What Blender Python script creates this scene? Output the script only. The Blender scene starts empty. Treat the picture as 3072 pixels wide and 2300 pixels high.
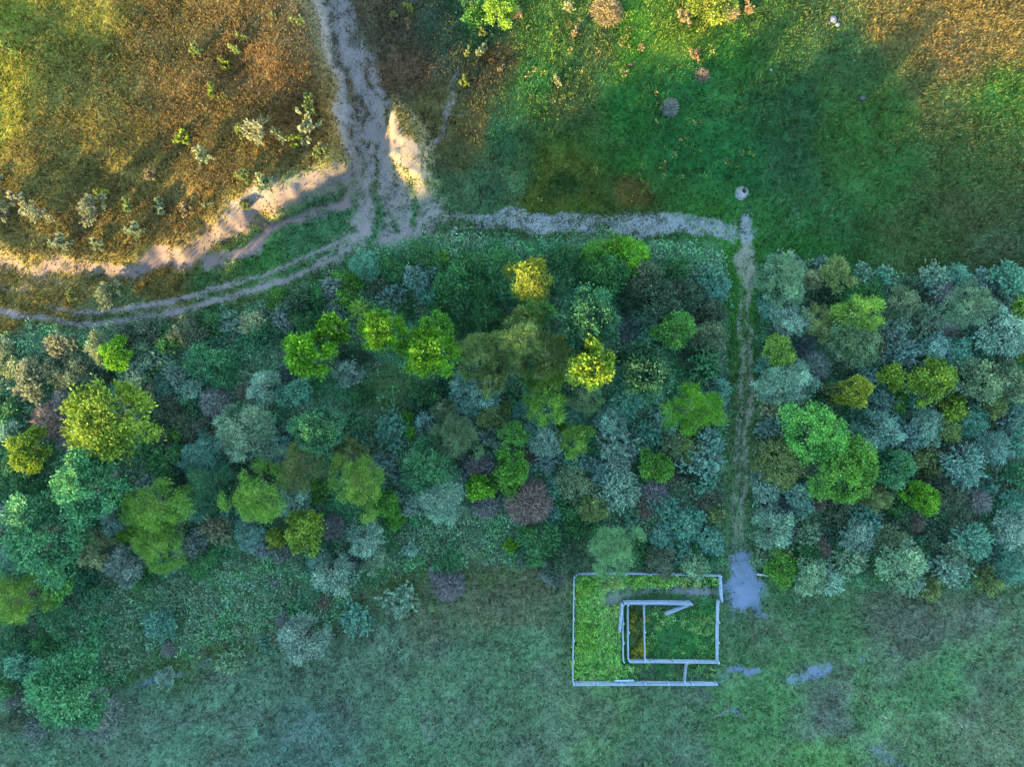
import bpy, math, random
import numpy as np

R = math.radians
SC = bpy.context.scene
COL = SC.collection
rng = np.random.default_rng(11)
random.seed(11)

# ------------------------------------------------------------------ camera, sky, sun, exposure
CAM_H = 95.0                 # metres above the ground, looking straight down
PPM = 25.0                   # photograph pixels per metre of ground
cam = bpy.data.cameras.new('camera')
cam.sensor_width = 36.0
cam.lens = 36.0 * CAM_H / (3072 / PPM)
cam.clip_end = 6000
camo = bpy.data.objects.new('camera', cam)
camo.location = (0, 0, CAM_H)
COL.objects.link(camo)
SC.camera = camo

SUN_EL = 12.5
SUN_AZ = 224.0               # compass bearing of the sun, 0 = top of the picture
world = bpy.data.worlds.new('World')
SC.world = world
world.use_nodes = True
wt = world.node_tree
wt.nodes.clear()
sky = wt.nodes.new('ShaderNodeTexSky')
sky.sky_type = 'NISHITA'
sky.sun_disc = False
sky.sun_elevation = R(SUN_EL)
sky.sun_rotation = R(SUN_AZ)
sky.air_density = 1.0
sky.dust_density = 0.0
sky.ozone_density = 0.8
bg = wt.nodes.new('ShaderNodeBackground')
bg.inputs['Strength'].default_value = 0.15
wo = wt.nodes.new('ShaderNodeOutputWorld')
wt.links.new(sky.outputs[0], bg.inputs[0])
wt.links.new(bg.outputs[0], wo.inputs[0])

sl = bpy.data.lights.new('sun', 'SUN')
sl.energy = 4.0
sl.angle = R(1.0)
sl.color = (1.0, 0.67, 0.27)
so = bpy.data.objects.new('sun', sl)
so.rotation_euler = (R(90 - SUN_EL), 0, R(-SUN_AZ) + math.pi)
COL.objects.link(so)
SC.view_settings.view_transform = 'Standard'
SC.view_settings.look = 'None'
SC.view_settings.gamma = 1.0
SC.view_settings.exposure = 3.36

SUN_D = np.array([-math.sin(R(SUN_AZ)), -math.cos(R(SUN_AZ))])   # the way light travels on the ground
SUN_N = np.array([SUN_D[1], -SUN_D[0]])

# ------------------------------------------------------------------ noise and masks
def vnoise(x, y, seed):
    xi = np.floor(x).astype(np.int64); yi = np.floor(y).astype(np.int64)
    fx = x - xi; fy = y - yi
    fx = fx * fx * (3 - 2 * fx); fy = fy * fy * (3 - 2 * fy)
    def h(a, b):
        n = (a * 374761393 + b * 668265263 + seed * 1442695041) & 0xFFFFFFFF
        n = ((n ^ (n >> 13)) * 1274126177) & 0xFFFFFFFF
        return ((n ^ (n >> 16)) & 0xFFFF) / 65535.0
    a = h(xi, yi); b = h(xi + 1, yi); c = h(xi, yi + 1); d = h(xi + 1, yi + 1)
    return (a + (b - a) * fx) * (1 - fy) + (c + (d - c) * fx) * fy

def fbm(x, y, scale, seed, octv=4):
    v = 0.0; a = 1.0; t = 0.0
    for i in range(octv):
        v = v + a * vnoise(x / scale, y / scale, seed + i * 17); t += a
        a *= 0.5; scale *= 0.5
    return v / t

def sstep(a, b, x):
    t = np.clip((x - a) / (b - a), 0, 1)
    return t * t * (3 - 2 * t)

def pdist(px, py, pts):
    d = np.full(px.shape, 1e9)
    for (x0, y0), (x1, y1) in zip(pts[:-1], pts[1:]):
        dx, dy = x1 - x0, y1 - y0
        t = np.clip(((px - x0) * dx + (py - y0) * dy) / (dx * dx + dy * dy + 1e-9), 0, 1)
        d = np.minimum(d, np.hypot(px - x0 - t * dx, py - y0 - t * dy))
    return d

def inpoly(px, py, pts):
    c = np.zeros(px.shape, bool)
    n = len(pts)
    for i in range(n):
        x0, y0 = pts[i]; x1, y1 = pts[(i + 1) % n]
        if y0 == y1: continue
        c ^= ((y0 > py) != (y1 > py)) & (px < (x1 - x0) * (py - y0) / (y1 - y0) + x0)
    return c

def polymask(px, py, pts, soft):
    d = pdist(px, py, list(pts) + [pts[0]])
    sd = np.where(inpoly(px, py, pts), d, -d)
    return sstep(-soft, soft, sd)

def line(px, py, pts, w, soft):
    return 1 - sstep(w * .5 - soft, w * .5 + soft, pdist(px, py, pts))

def zoom(x0, y0, pts): return [(x0 + a / 2.07, y0 + b / 2.07) for a, b in pts]

THICKET = [(-120, 1010), (100, 985), (330, 985), (560, 960), (800, 920), (1000, 840), (1110, 760), (1250, 705),
           (1500, 715), (1800, 712), (2150, 735), (2175, 790), (2195, 1000), (2200, 1200), (2190, 1450), (2170, 1640), (2150, 1700),
           (1740, 1705), (1560, 1690), (1350, 1700), (1230, 1720), (1120, 1760), (1000, 1860), (820, 1900), (650, 1940),
           (420, 1990), (330, 2060), (250, 2130), (60, 2130), (-120, 2080)]
THICKET_R = [(2275, 800), (2330, 775), (2500, 800), (2700, 830), (2900, 810), (3200, 800), (3200, 1740), (2950, 1740),
             (2750, 1760), (2500, 1750), (2380, 1720), (2270, 1690), (2250, 1500), (2258, 1200), (2262, 1000)]
PLATEAU = [(-200, -200), (935, -200), (940, 0), (985, 150), (1010, 300), (1030, 420), (1045, 500), (960, 560), (760, 640), (600, 730), (420, 790), (200, 800), (-200, 760)]
RIDGE2 = [(1160, 350), (1190, 300), (1260, 380), (1300, 470), (1300, 560), (1270, 580), (1150, 480)]

def P(px, py): return np.array([(px - 1536) / PPM, (1150 - py) / PPM])

MX, MY, CELL = 67.0, 51.0, 0.34
gx = np.arange(-MX, MX + 1e-6, CELL); gy = np.arange(-MY, MY + 1e-6, CELL)
GX, GY = np.meshgrid(gx, gy, indexing='ij')
QX = GX * PPM + 1536; QY = 1150 - GY * PPM            # photograph pixels at ground height
wx = (fbm(GX, GY, 3.0, 5) - .5); wy = (fbm(GX, GY, 3.0, 9) - .5)
QXw = QX + wx * 60; QYw = QY + wy * 60

# height
HT = (fbm(GX, GY, 14, 3) - .5) * 1.0 + (fbm(GX, GY, 2.0, 33, 3) - .5) * .22
plat = polymask(QXw, QYw, PLATEAU, 38)
HT += plat * (1.7 + 1.6 * sstep(300, 900, QX) + (fbm(GX, GY, 8.0, 35, 2) - .5) * 3.4)
ridge2 = polymask(QXw, QYw, RIDGE2, 30)
HT += ridge2 * 2.1
HT -= line(QX, QY, [(965, -60), (1010, 120), (1090, 330), (1120, 500), (1160, 640)], 130, 50) * .35
gul = pdist(QXw, QYw, zoom(0, 0, [(2120, 1160), (1950, 1240), (1720, 1340), (1560, 1440), (1440, 1500)]))
HT -= (1 - sstep(0, 30, gul)) * .5
HT += (fbm(GX, GY, .9, 71, 2) - .5) * .5 * sstep(40, 5, pdist(QX, QY, [(1040, 525), (1080, 540)]))
HT += (fbm(GX, GY, .9, 72, 2) - .5) * .5 * sstep(40, 5, pdist(QX, QY, [(1150, 440), (1185, 500)]))

HT += ridge2 * (fbm(GX, GY, 1.0, 73, 3) - .5) * .5
# bare earth
n1 = fbm(GX, GY, 1.6, 21); n2 = fbm(GX, GY, 6, 22)
bare = np.zeros_like(GX)
def add(m, v=1.0):
    global bare
    bare = np.maximum(bare, m * v)
track = polymask(QXw, QYw, [(905, -80), (945, 0), (975, 140), (1006, 250), (1022, 380), (1050, 500), (1085, 610), (1160, 600), (1190, 450), (1182, 360), (1172, 280), (1125, 190), (1070, 100), (1025, -80)], 20)
add(track, .78)
add(polymask(QXw, QYw, [(1155, 345), (1185, 345), (1215, 420), (1265, 445), (1278, 500), (1285, 575), (1255, 560), (1205, 505), (1160, 490), (1150, 450)], 16), .84)
add(polymask(QXw, QYw, [(1120, 490), (1225, 490), (1295, 545), (1335, 610), (1300, 700), (1190, 745), (1060, 735), (1030, 670), (1085, 580)], 28), .7)
add(line(QXw, QYw, [(1060, 545), (1100, 620), (1080, 700), (1020, 740)], 90, 40), .62)
add(line(QXw, QYw, [(1380, 215), (1340, 340), (1290, 450), (1285, 540)], 22, 10), .66); add(line(QXw, QYw, [(1215, 300), (1260, 380), (1290, 470), (1300, 560)], 60, 35), .45)
add(line(QXw, QYw, [(1275, 655), (1440, 655)], 24, 10), .62)
add(line(QXw, QYw, [(1275, 690), (1440, 690)], 14, 8), .4)
add(polymask(QXw, QYw, [(1425, 638), (1560, 628), (1800, 634), (2050, 630), (2185, 662), (2222, 690), (2195, 725), (2050, 711), (1850, 714), (1600, 698), (1425, 692)], 9), .6)
add(line(QXw, QYw, [(1450, 676), (2120, 680)], 16, 12), .5)
sp = [(2228, 670), (2232, 760), (2236, 850)]
add(line(QXw, QYw, sp, 52, 16), .72)
add(line(QXw, QYw, [(2245, 650), (2240, 700)], 66, 25), .38)
for off, v in ((-13, .60), (11, .70)):
    add(line(QXw, QYw, [(2232 + off, 850), (2228 + off, 1000), (2236 + off, 1150), (2226 + off, 1300), (2216 + off, 1450), (2212 + off, 1600), (2205 + off, 1670)], 19, 9), v)
add(polymask(QXw + (fbm(GX, GY, 1.2, 27, 3) - .5) * 50, QYw + (fbm(GX, GY, 1.2, 29, 3) - .5) * 50, [(2178, 1640), (2238, 1640), (2258, 1690), (2276, 1748), (2302, 1850), (2244, 1834), (2205, 1826), (2182, 1822), (2162, 1772), (2172, 1705)], 20), .9)
add(polymask(QX, QY, [(2262, 1740), (2300, 1745), (2310, 1790), (2275, 1800)], 14), .55)
add(line(QX, QY, [(2205, 1810), (2195, 1850)], 12, 8), .7)
low = zoom(0, 750, [(2150, 0), (1900, 130), (1640, 240), (1370, 312), (1100, 382), (960, 412), (700, 450), (500, 465), (300, 425), (100, 400), (-80, 360)])
up = zoom(0, 750, [(1760, 130), (1540, 195), (1360, 245), (1220, 300), (1000, 340), (800, 375), (560, 380)])
QXs = QX + wx * 14; QYs = QY + wy * 14
add(line(QXs, QYs, low, 22, 9), .80); add(line(QXs, QYs, [(a_ - 4, b_ - 36) for a_, b_ in low[:9]], 20, 9), .72); add(line(QXs, QYs, up, 16, 9), .5)
add(line(QXw, QYw, zoom(0, 750, [(2150, 0), (1900, 130), (1640, 240)]), 44, 22), .55)
add(line(QXw, QYw, zoom(0, 750, [(1400, 255), (1100, 350), (800, 430)]), 46, 25), .40)
s1 = zoom(0, 0, [(2160, 1080), (1900, 1190), (1700, 1250), (1560, 1330), (1420, 1430), (1250, 1560), (960, 1630)])
s2 = zoom(0, 0, [(2160, 1230), (1900, 1330), (1650, 1420), (1560, 1530), (1300, 1660)])
add(line(QXw, QYw, s1, 54, 22), .84); add(line(QXw, QYw, s2, 46, 20), .80)
add(line(QXw, QYw, zoom(0, 750, [(1250, 40), (1000, 55), (850, 120), (560, 130), (400, 100), (240, 140)]), 46, 22), .78)
add(line(QXw, QYw, zoom(0, 750, [(260, 170), (120, 110), (-60, 60)]), 52, 26), .72)
add(line(QXw, QYw, zoom(0, 750, [(200, 230), (-60, 190)]), 36, 20), .66)
add(line(QXw, QYw, [(0, 780), (180, 850)], 30, 20), .5)
add(polymask(QXw, QYw, [(2195, 1998), (2230, 1992), (2270, 1998), (2268, 2020), (2230, 2026), (2195, 2024)], 9), .85)
add(line(QXw, QYw, [(2350, 2032), (2420, 2018), (2470, 1995)], 22, 14), .62); add(line(QXw, QYw, [(2425, 2000), (2490, 1992)], 26, 12), .75)
add(line(QXw, QYw, [(2590, 1970), (2600, 1992)], 16, 8), .6); add(line(QXw, QYw, [(2270, 2010), (2360, 2026), (2480, 1996), (2600, 1990)], 10, 7), .5)
add(line(QXw, QYw, [(2620, 1955), (2690, 1948)], 10, 6), .5)
add(line(QX, QY, [(2160, 2050), (2175, 2030)], 44, 26), .5); add(line(QX, QY, [(2205, 2130), (2228, 2150)], 24, 14), .62)
add(line(QXw, QYw, [(2600, 2230), (2670, 2280), (2740, 2340)], 34, 22), .6)
add(line(QXw, QYw, [(1830, 1778), (1950, 1768), (2060, 1765)], 40, 16), .7); add(line(QXw, QYw, [(1815, 1795), (1845, 1800)], 46, 16), .8)
add(line(QXw, QYw, [(2060, 1770), (2140, 1768)], 46, 16), .82)
add(line(QXw, QYw, [(400, 2062), (470, 2045), (540, 2020), (640, 1985)], 16, 9), .6)
add(line(QXw, QYw, [(200, 2110), (400, 2062)], 16, 9), .35)
add(line(QXw, QYw, [(2780, 975), (2850, 995)], 70, 30), .8)
add(polymask(QX, QY, [(2340, 630), (2400, 590), (2440, 700), (2370, 720)], 30), .30)
for pts, w in (([(985, 0), (1025, 140), (1075, 300), (1110, 430), (1135, 540), (1150, 640)], 9), ([(1000, 120), (1050, 260), (1070, 400), (1090, 520)], 14), ([(1040, 60), (1110, 220), (1150, 330), (1165, 420)], 10), ([(1215, 520), (1240, 600), (1235, 680)], 16), ([(1125, 560), (1140, 640), (1110, 720)], 26), ([(1170, 620), (1200, 700)], 9)):
    bare -= line(QXw, QYw, pts, w, 9) * .42 * (.5 + n1)
bare = bare + (n2 - .5) * .5 * sstep(.05, .4, bare)
bare = np.clip(bare, 0, 1)

# soil colour
soil = np.empty(GX.shape + (3,)); soil[:] = (.155, .135, .122)
def tint(m, c):
    global soil
    soil = soil * (1 - m[..., None]) + np.array(c) * m[..., None]
tint(polymask(QX, QY, [(1140, 320), (1210, 320), (1330, 470), (1320, 600), (1180, 540)], 25), (.21, .16, .105))
tint(sstep(1350, 1450, QX) * sstep(900, 800, QY), (.16, .17, .17))
tint(sstep(2190, 2215, QX) * sstep(2290, 2260, QX) * sstep(700, 760, QY), (.16, .165, .115))
tint(sstep(1590, 1680, QY), (.10, .14, .19))
tint(polymask(QX, QY, [(-100, 700), (700, 660), (1080, 480), (1080, 620), (700, 800), (-100, 900)], 40), (.115, .088, .08))
tint(polymask(QX, QY, [(1780, 1730), (2160, 1730), (2160, 1800), (1880, 1800), (1880, 1850), (1780, 1850)], 10), (.12, .125, .13))

# grass colour, height and density from control samples
CT = [  # px, py, colour, tall share, density
 (60, 60, (0.153, 0.182, 0.023), .35, 1), (250, 120, (0.171, 0.171, 0.027), .5, 1), (30, 300, (0.180, 0.194, 0.023), .4, 1), (300, 330, (0.171, 0.148, 0.032), .6, 1),
 (520, 100, (0.171, 0.131, 0.036), .8, 1), (750, 60, (0.162, 0.120, 0.041), .9, 1), (800, 250, (0.189, 0.114, 0.036), 1, 1), (620, 300, (0.171, 0.120, 0.036), .9, 1),
 (420, 500, (0.162, 0.137, 0.032), .7, 1), (900, 400, (0.198, 0.120, 0.032), 1, 1), (680, 520, (0.171, 0.120, 0.032), .9, 1), (150, 520, (0.171, 0.142, 0.032), .6, 1),
 (80, 650, (0.129, 0.112, 0.029), .5, 1), (330, 700, (0.129, 0.105, 0.029), .5, 1), (560, 650, (0.129, 0.099, 0.029), .6, 1), (760, 560, (0.207, 0.160, 0.036), .6, 1),
 (180, 830, (0.145, 0.126, 0.035), .4, .9), (480, 820, (0.129, 0.105, 0.023), .5, 1), (60, 900, (0.119, 0.112, 0.029), .4, 1),
 (1130, 60, (0.086, 0.068, 0.034), .8, .9), (1200, 200, (0.144, 0.090, 0.043), 1, 1), (1060, 100, (0.100, 0.090, 0.050), .6, .6), (1290, 100, (0.036, 0.068, 0.034), .5, 1),  # tones beside the track darkened and less red, standing in for shade
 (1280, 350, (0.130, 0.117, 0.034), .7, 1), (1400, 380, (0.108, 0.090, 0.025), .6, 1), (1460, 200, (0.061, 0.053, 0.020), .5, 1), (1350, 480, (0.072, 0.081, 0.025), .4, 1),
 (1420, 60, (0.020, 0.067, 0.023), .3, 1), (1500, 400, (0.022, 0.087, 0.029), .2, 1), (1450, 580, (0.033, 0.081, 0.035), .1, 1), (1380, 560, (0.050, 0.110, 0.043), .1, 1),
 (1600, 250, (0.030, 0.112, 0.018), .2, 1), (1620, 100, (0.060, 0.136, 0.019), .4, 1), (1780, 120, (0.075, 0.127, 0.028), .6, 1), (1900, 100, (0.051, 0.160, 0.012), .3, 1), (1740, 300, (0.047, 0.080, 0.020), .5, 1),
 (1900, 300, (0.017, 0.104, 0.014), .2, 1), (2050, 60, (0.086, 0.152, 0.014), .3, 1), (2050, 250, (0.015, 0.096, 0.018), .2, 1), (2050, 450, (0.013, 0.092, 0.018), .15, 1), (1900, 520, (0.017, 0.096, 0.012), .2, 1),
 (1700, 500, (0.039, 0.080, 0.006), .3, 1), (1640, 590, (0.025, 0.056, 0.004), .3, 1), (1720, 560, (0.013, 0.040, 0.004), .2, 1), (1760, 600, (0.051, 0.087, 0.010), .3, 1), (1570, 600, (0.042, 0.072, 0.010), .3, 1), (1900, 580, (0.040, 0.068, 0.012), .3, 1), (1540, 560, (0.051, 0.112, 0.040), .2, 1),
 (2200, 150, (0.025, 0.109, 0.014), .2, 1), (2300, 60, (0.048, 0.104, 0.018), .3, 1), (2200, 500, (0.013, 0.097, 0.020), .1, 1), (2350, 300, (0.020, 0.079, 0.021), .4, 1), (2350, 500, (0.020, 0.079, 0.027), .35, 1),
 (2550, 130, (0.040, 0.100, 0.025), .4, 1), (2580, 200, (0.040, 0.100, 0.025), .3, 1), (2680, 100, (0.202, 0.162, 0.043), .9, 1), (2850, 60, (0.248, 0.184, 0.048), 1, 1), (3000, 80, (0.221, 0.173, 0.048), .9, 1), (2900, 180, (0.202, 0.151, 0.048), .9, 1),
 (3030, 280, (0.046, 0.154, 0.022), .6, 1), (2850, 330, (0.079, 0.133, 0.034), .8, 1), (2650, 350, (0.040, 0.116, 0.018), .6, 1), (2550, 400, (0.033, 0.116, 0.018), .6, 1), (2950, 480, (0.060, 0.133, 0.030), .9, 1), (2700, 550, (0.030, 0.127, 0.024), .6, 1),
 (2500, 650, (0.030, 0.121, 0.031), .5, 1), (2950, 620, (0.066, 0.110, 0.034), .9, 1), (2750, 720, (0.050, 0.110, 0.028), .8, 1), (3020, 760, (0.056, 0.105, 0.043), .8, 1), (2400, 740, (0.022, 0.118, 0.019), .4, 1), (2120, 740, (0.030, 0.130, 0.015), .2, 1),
 (950, 680, (0.036, 0.114, 0.041), .2, 1), (820, 730, (0.036, 0.125, 0.027), .2, 1), (600, 870, (0.033, 0.086, 0.021), .2, 1), (350, 935, (0.080, 0.120, 0.045), .2, 1), (1150, 720, (0.035, 0.120, 0.040), .2, 1),
 (1170, 1170, (0.050, 0.110, 0.030), .3, 1), (1500, 900, (0.020, 0.090, 0.030), .2, 1), (1300, 920, (0.020, 0.090, 0.030), .2, 1),
 (420, 1750, (0.074, 0.155, 0.057), .4, 1), (700, 1800, (0.113, 0.155, 0.052), .4, 1), (560, 1960, (0.074, 0.155, 0.057), .4, 1), (900, 1700, (0.070, 0.100, 0.045), .4, 1), (1300, 1640, (0.070, 0.120, 0.040), .4, 1), (1550, 1680, (0.090, 0.110, 0.050), .4, 1),
 (1500, 1800, (0.125, 0.155, 0.074), .4, 1), (1300, 1850, (0.106, 0.148, 0.074), .4, 1), (1150, 1950, (0.086, 0.155, 0.086), .3, 1), (1550, 1950, (0.082, 0.170, 0.080), .25, 1), (1400, 2060, (0.086, 0.170, 0.086), .25, 1),
 (950, 2000, (0.082, 0.148, 0.086), .3, 1), (700, 2100, (0.086, 0.162, 0.092), .25, 1), (500, 2200, (0.086, 0.175, 0.099), .25, 1), (200, 2230, (0.094, 0.184, 0.099), .25, 1), (900, 2200, (0.074, 0.141, 0.099), .3, 1), (1250, 2200, (0.082, 0.170, 0.086), .25, 1), (1600, 2200, (0.094, 0.170, 0.086), .3, 1), (1800, 2120, (0.094, 0.184, 0.069), .2, 1),  # lower meadow greyed and bluer: haze put into the grass colour
 (2000, 2230, (0.082, 0.163, 0.080), .2, 1), (2250, 1900, (0.068, 0.135, 0.063), .15, 1), (2400, 1870, (0.063, 0.149, 0.057), .15, 1), (2350, 2080, (0.068, 0.177, 0.057), .1, 1), (2200, 2100, (0.068, 0.168, 0.057), .1, 1), (2500, 2120, (0.101, 0.142, 0.092), .2, 1), (2600, 2070, (0.082, 0.196, 0.069), .15, 1),
 (2700, 1850, (0.117, 0.155, 0.086), .3, 1), (2900, 1850, (0.113, 0.149, 0.092), .3, 1), (3020, 1950, (0.106, 0.191, 0.086), .25, 1), (2850, 2050, (0.082, 0.202, 0.074), .2, 1), (2950, 2200, (0.125, 0.177, 0.092), .3, 1), (2720, 2230, (0.101, 0.191, 0.080), .25, 1), (2450, 2250, (0.082, 0.191, 0.057), .2, 1), (2450, 1780, (0.063, 0.149, 0.052), .2, 1), (2900, 1730, (0.063, 0.149, 0.052), .3, 1),
]
def shepard(qx, qy):
    num = np.zeros(qx.shape + (5,)); den = np.zeros(qx.shape)
    for (px, py, c, t, d) in CT:
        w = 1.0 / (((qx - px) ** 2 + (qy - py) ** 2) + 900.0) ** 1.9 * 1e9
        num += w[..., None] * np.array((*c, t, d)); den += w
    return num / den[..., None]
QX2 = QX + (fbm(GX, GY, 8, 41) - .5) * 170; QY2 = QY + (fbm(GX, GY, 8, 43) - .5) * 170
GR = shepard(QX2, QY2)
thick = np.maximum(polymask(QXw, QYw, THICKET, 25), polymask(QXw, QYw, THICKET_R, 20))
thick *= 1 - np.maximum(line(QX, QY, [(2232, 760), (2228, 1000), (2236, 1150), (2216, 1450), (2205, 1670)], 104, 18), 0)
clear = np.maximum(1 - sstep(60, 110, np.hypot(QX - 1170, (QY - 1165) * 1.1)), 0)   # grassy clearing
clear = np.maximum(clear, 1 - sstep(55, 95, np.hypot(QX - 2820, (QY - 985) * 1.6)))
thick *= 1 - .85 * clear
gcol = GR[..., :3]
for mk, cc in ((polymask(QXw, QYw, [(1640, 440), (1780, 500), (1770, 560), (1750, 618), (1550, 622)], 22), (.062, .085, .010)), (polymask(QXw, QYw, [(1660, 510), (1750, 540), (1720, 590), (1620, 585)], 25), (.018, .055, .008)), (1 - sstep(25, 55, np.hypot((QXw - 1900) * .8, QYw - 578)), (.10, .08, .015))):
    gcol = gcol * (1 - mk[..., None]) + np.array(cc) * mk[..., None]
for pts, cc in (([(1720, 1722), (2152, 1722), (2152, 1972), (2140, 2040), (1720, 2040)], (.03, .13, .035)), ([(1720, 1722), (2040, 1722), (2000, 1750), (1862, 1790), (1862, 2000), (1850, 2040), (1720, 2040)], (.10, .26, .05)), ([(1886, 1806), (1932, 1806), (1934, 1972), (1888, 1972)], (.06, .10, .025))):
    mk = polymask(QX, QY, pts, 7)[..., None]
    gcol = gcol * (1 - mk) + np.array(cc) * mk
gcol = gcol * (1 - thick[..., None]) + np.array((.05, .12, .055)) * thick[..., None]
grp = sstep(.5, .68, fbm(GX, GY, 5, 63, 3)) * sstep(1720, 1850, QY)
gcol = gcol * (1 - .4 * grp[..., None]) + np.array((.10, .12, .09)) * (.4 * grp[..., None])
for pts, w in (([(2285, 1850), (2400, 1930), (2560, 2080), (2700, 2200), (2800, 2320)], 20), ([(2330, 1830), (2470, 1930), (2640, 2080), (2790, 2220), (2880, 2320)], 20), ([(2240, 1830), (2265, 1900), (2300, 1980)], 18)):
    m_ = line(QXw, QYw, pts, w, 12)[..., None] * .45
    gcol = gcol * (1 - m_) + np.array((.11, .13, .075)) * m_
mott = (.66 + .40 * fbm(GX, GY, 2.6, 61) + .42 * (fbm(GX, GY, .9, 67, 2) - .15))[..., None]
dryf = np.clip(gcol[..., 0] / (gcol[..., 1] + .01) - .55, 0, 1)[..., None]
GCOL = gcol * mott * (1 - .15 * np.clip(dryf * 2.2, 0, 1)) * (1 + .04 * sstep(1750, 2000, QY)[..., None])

def samp(A, x, y):
    fx = np.clip((x + MX) / CELL, 0, len(gx) - 1.001); fy = np.clip((y + MY) / CELL, 0, len(gy) - 1.001)
    i = fx.astype(int); j = fy.astype(int); u = fx - i; v = fy - j
    if A.ndim == 3: u = u[..., None]; v = v[..., None]
    return (A[i, j] * (1 - u) + A[i + 1, j] * u) * (1 - v) + (A[i, j + 1] * (1 - u) + A[i + 1, j + 1] * u) * v
def zat(x, y): return float(samp(HT, np.array([x]), np.array([y]))[0])

# ------------------------------------------------------------------ mesh helpers
def mesh(name, V, F, mat=None, attrs=None, smooth=False):
    me = bpy.data.meshes.new(name)
    V = np.ascontiguousarray(V, np.float32).reshape(-1, 3); F = np.ascontiguousarray(F, np.int32)
    k = F.shape[1]
    me.vertices.add(len(V)); me.vertices.foreach_set('co', V.ravel())
    me.loops.add(F.size); me.loops.foreach_set('vertex_index', F.ravel())
    me.polygons.add(len(F))
    me.polygons.foreach_set('loop_start', np.arange(0, F.size, k, dtype=np.int32))
    if smooth: me.polygons.foreach_set('use_smooth', np.ones(len(F), bool))
    me.update(calc_edges=True)
    for nm, (typ, arr) in (attrs or {}).items():
        a = me.attributes.new(nm, typ, 'POINT')
        arr = np.asarray(arr, np.float32)
        if typ == 'FLOAT_COLOR':
            if arr.shape[1] == 3: arr = np.concatenate([arr, np.ones((len(arr), 1), np.float32)], 1)
            a.data.foreach_set('color', arr.ravel())
        else: a.data.foreach_set('value', arr.ravel())
    if mat: me.materials.append(mat)
    return me

def obj(name, me, parent=None, **props):
    o = bpy.data.objects.new(name, me)
    COL.objects.link(o)
    if parent: o.parent = parent
    for k, v in props.items(): o[k] = v
    return o

def empty(name, loc, label, cat, group=None):
    o = bpy.data.objects.new(name, None); COL.objects.link(o)
    o.location = loc; o.empty_display_size = .3
    o['label'] = label; o['category'] = cat
    if group: o['group'] = group
    return o

# ------------------------------------------------------------------ materials
def newmat(name):
    m = bpy.data.materials.new(name); m.use_nodes = True
    nt = m.node_tree; nt.nodes.clear()
    return m, nt
def N(nt, t, **kw):
    n = nt.nodes.new(t)
    for k, v in kw.items(): setattr(n, k, v)
    return n
def L(nt, a, b): nt.links.new(a, b)
def mixc(nt, fac, a, b, mode='MIX'):
    n = N(nt, 'ShaderNodeMix', data_type='RGBA', blend_type=mode)
    for i, v in ((0, fac), (6, a), (7, b)):
        if hasattr(v, 'is_output'): L(nt, v, n.inputs[i])
        elif i == 0: n.inputs[i].default_value = v
        else: n.inputs[i].default_value = (*v, 1)
    return n.outputs[2]
def mth(nt, op, a, b=None, clamp=False):
    n = N(nt, 'ShaderNodeMath', operation=op); n.use_clamp = clamp
    for i, v in enumerate((a, b)):
        if v is None: continue
        if hasattr(v, 'is_output'): L(nt, v, n.inputs[i])
        else: n.inputs[i].default_value = v
    return n.outputs[0]
def noise(nt, vec, scale, detail=3, rough=.55):
    n = N(nt, 'ShaderNodeTexNoise'); n.inputs['Scale'].default_value = scale
    n.inputs['Detail'].default_value = detail; n.inputs['Roughness'].default_value = rough
    if vec is not None: L(nt, vec, n.inputs['Vector'])
    return n.outputs[0]
def finish(nt, col, rough=.9, trans=0.0, bump=None):
    p = N(nt, 'ShaderNodeBsdfPrincipled')
    L(nt, col, p.inputs['Base Color']) if hasattr(col, 'is_output') else setattr(p.inputs['Base Color'], 'default_value', (*col, 1))
    p.inputs['Roughness'].default_value = rough
    p.inputs['Specular IOR Level'].default_value = .25
    if bump is not None:
        b = N(nt, 'ShaderNodeBump'); b.inputs['Strength'].default_value = bump[1]; b.inputs['Distance'].default_value = bump[2]
        L(nt, bump[0], b.inputs['Height']); L(nt, b.outputs[0], p.inputs['Normal'])
    out = N(nt, 'ShaderNodeOutputMaterial')
    if trans > 0:
        t = N(nt, 'ShaderNodeBsdfTranslucent'); L(nt, col, t.inputs[0])
        m = N(nt, 'ShaderNodeMixShader'); m.inputs[0].default_value = trans
        L(nt, p.outputs[0], m.inputs[1]); L(nt, t.outputs[0], m.inputs[2]); L(nt, m.outputs[0], out.inputs[0])
    else: L(nt, p.outputs[0], out.inputs[0])

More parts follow.
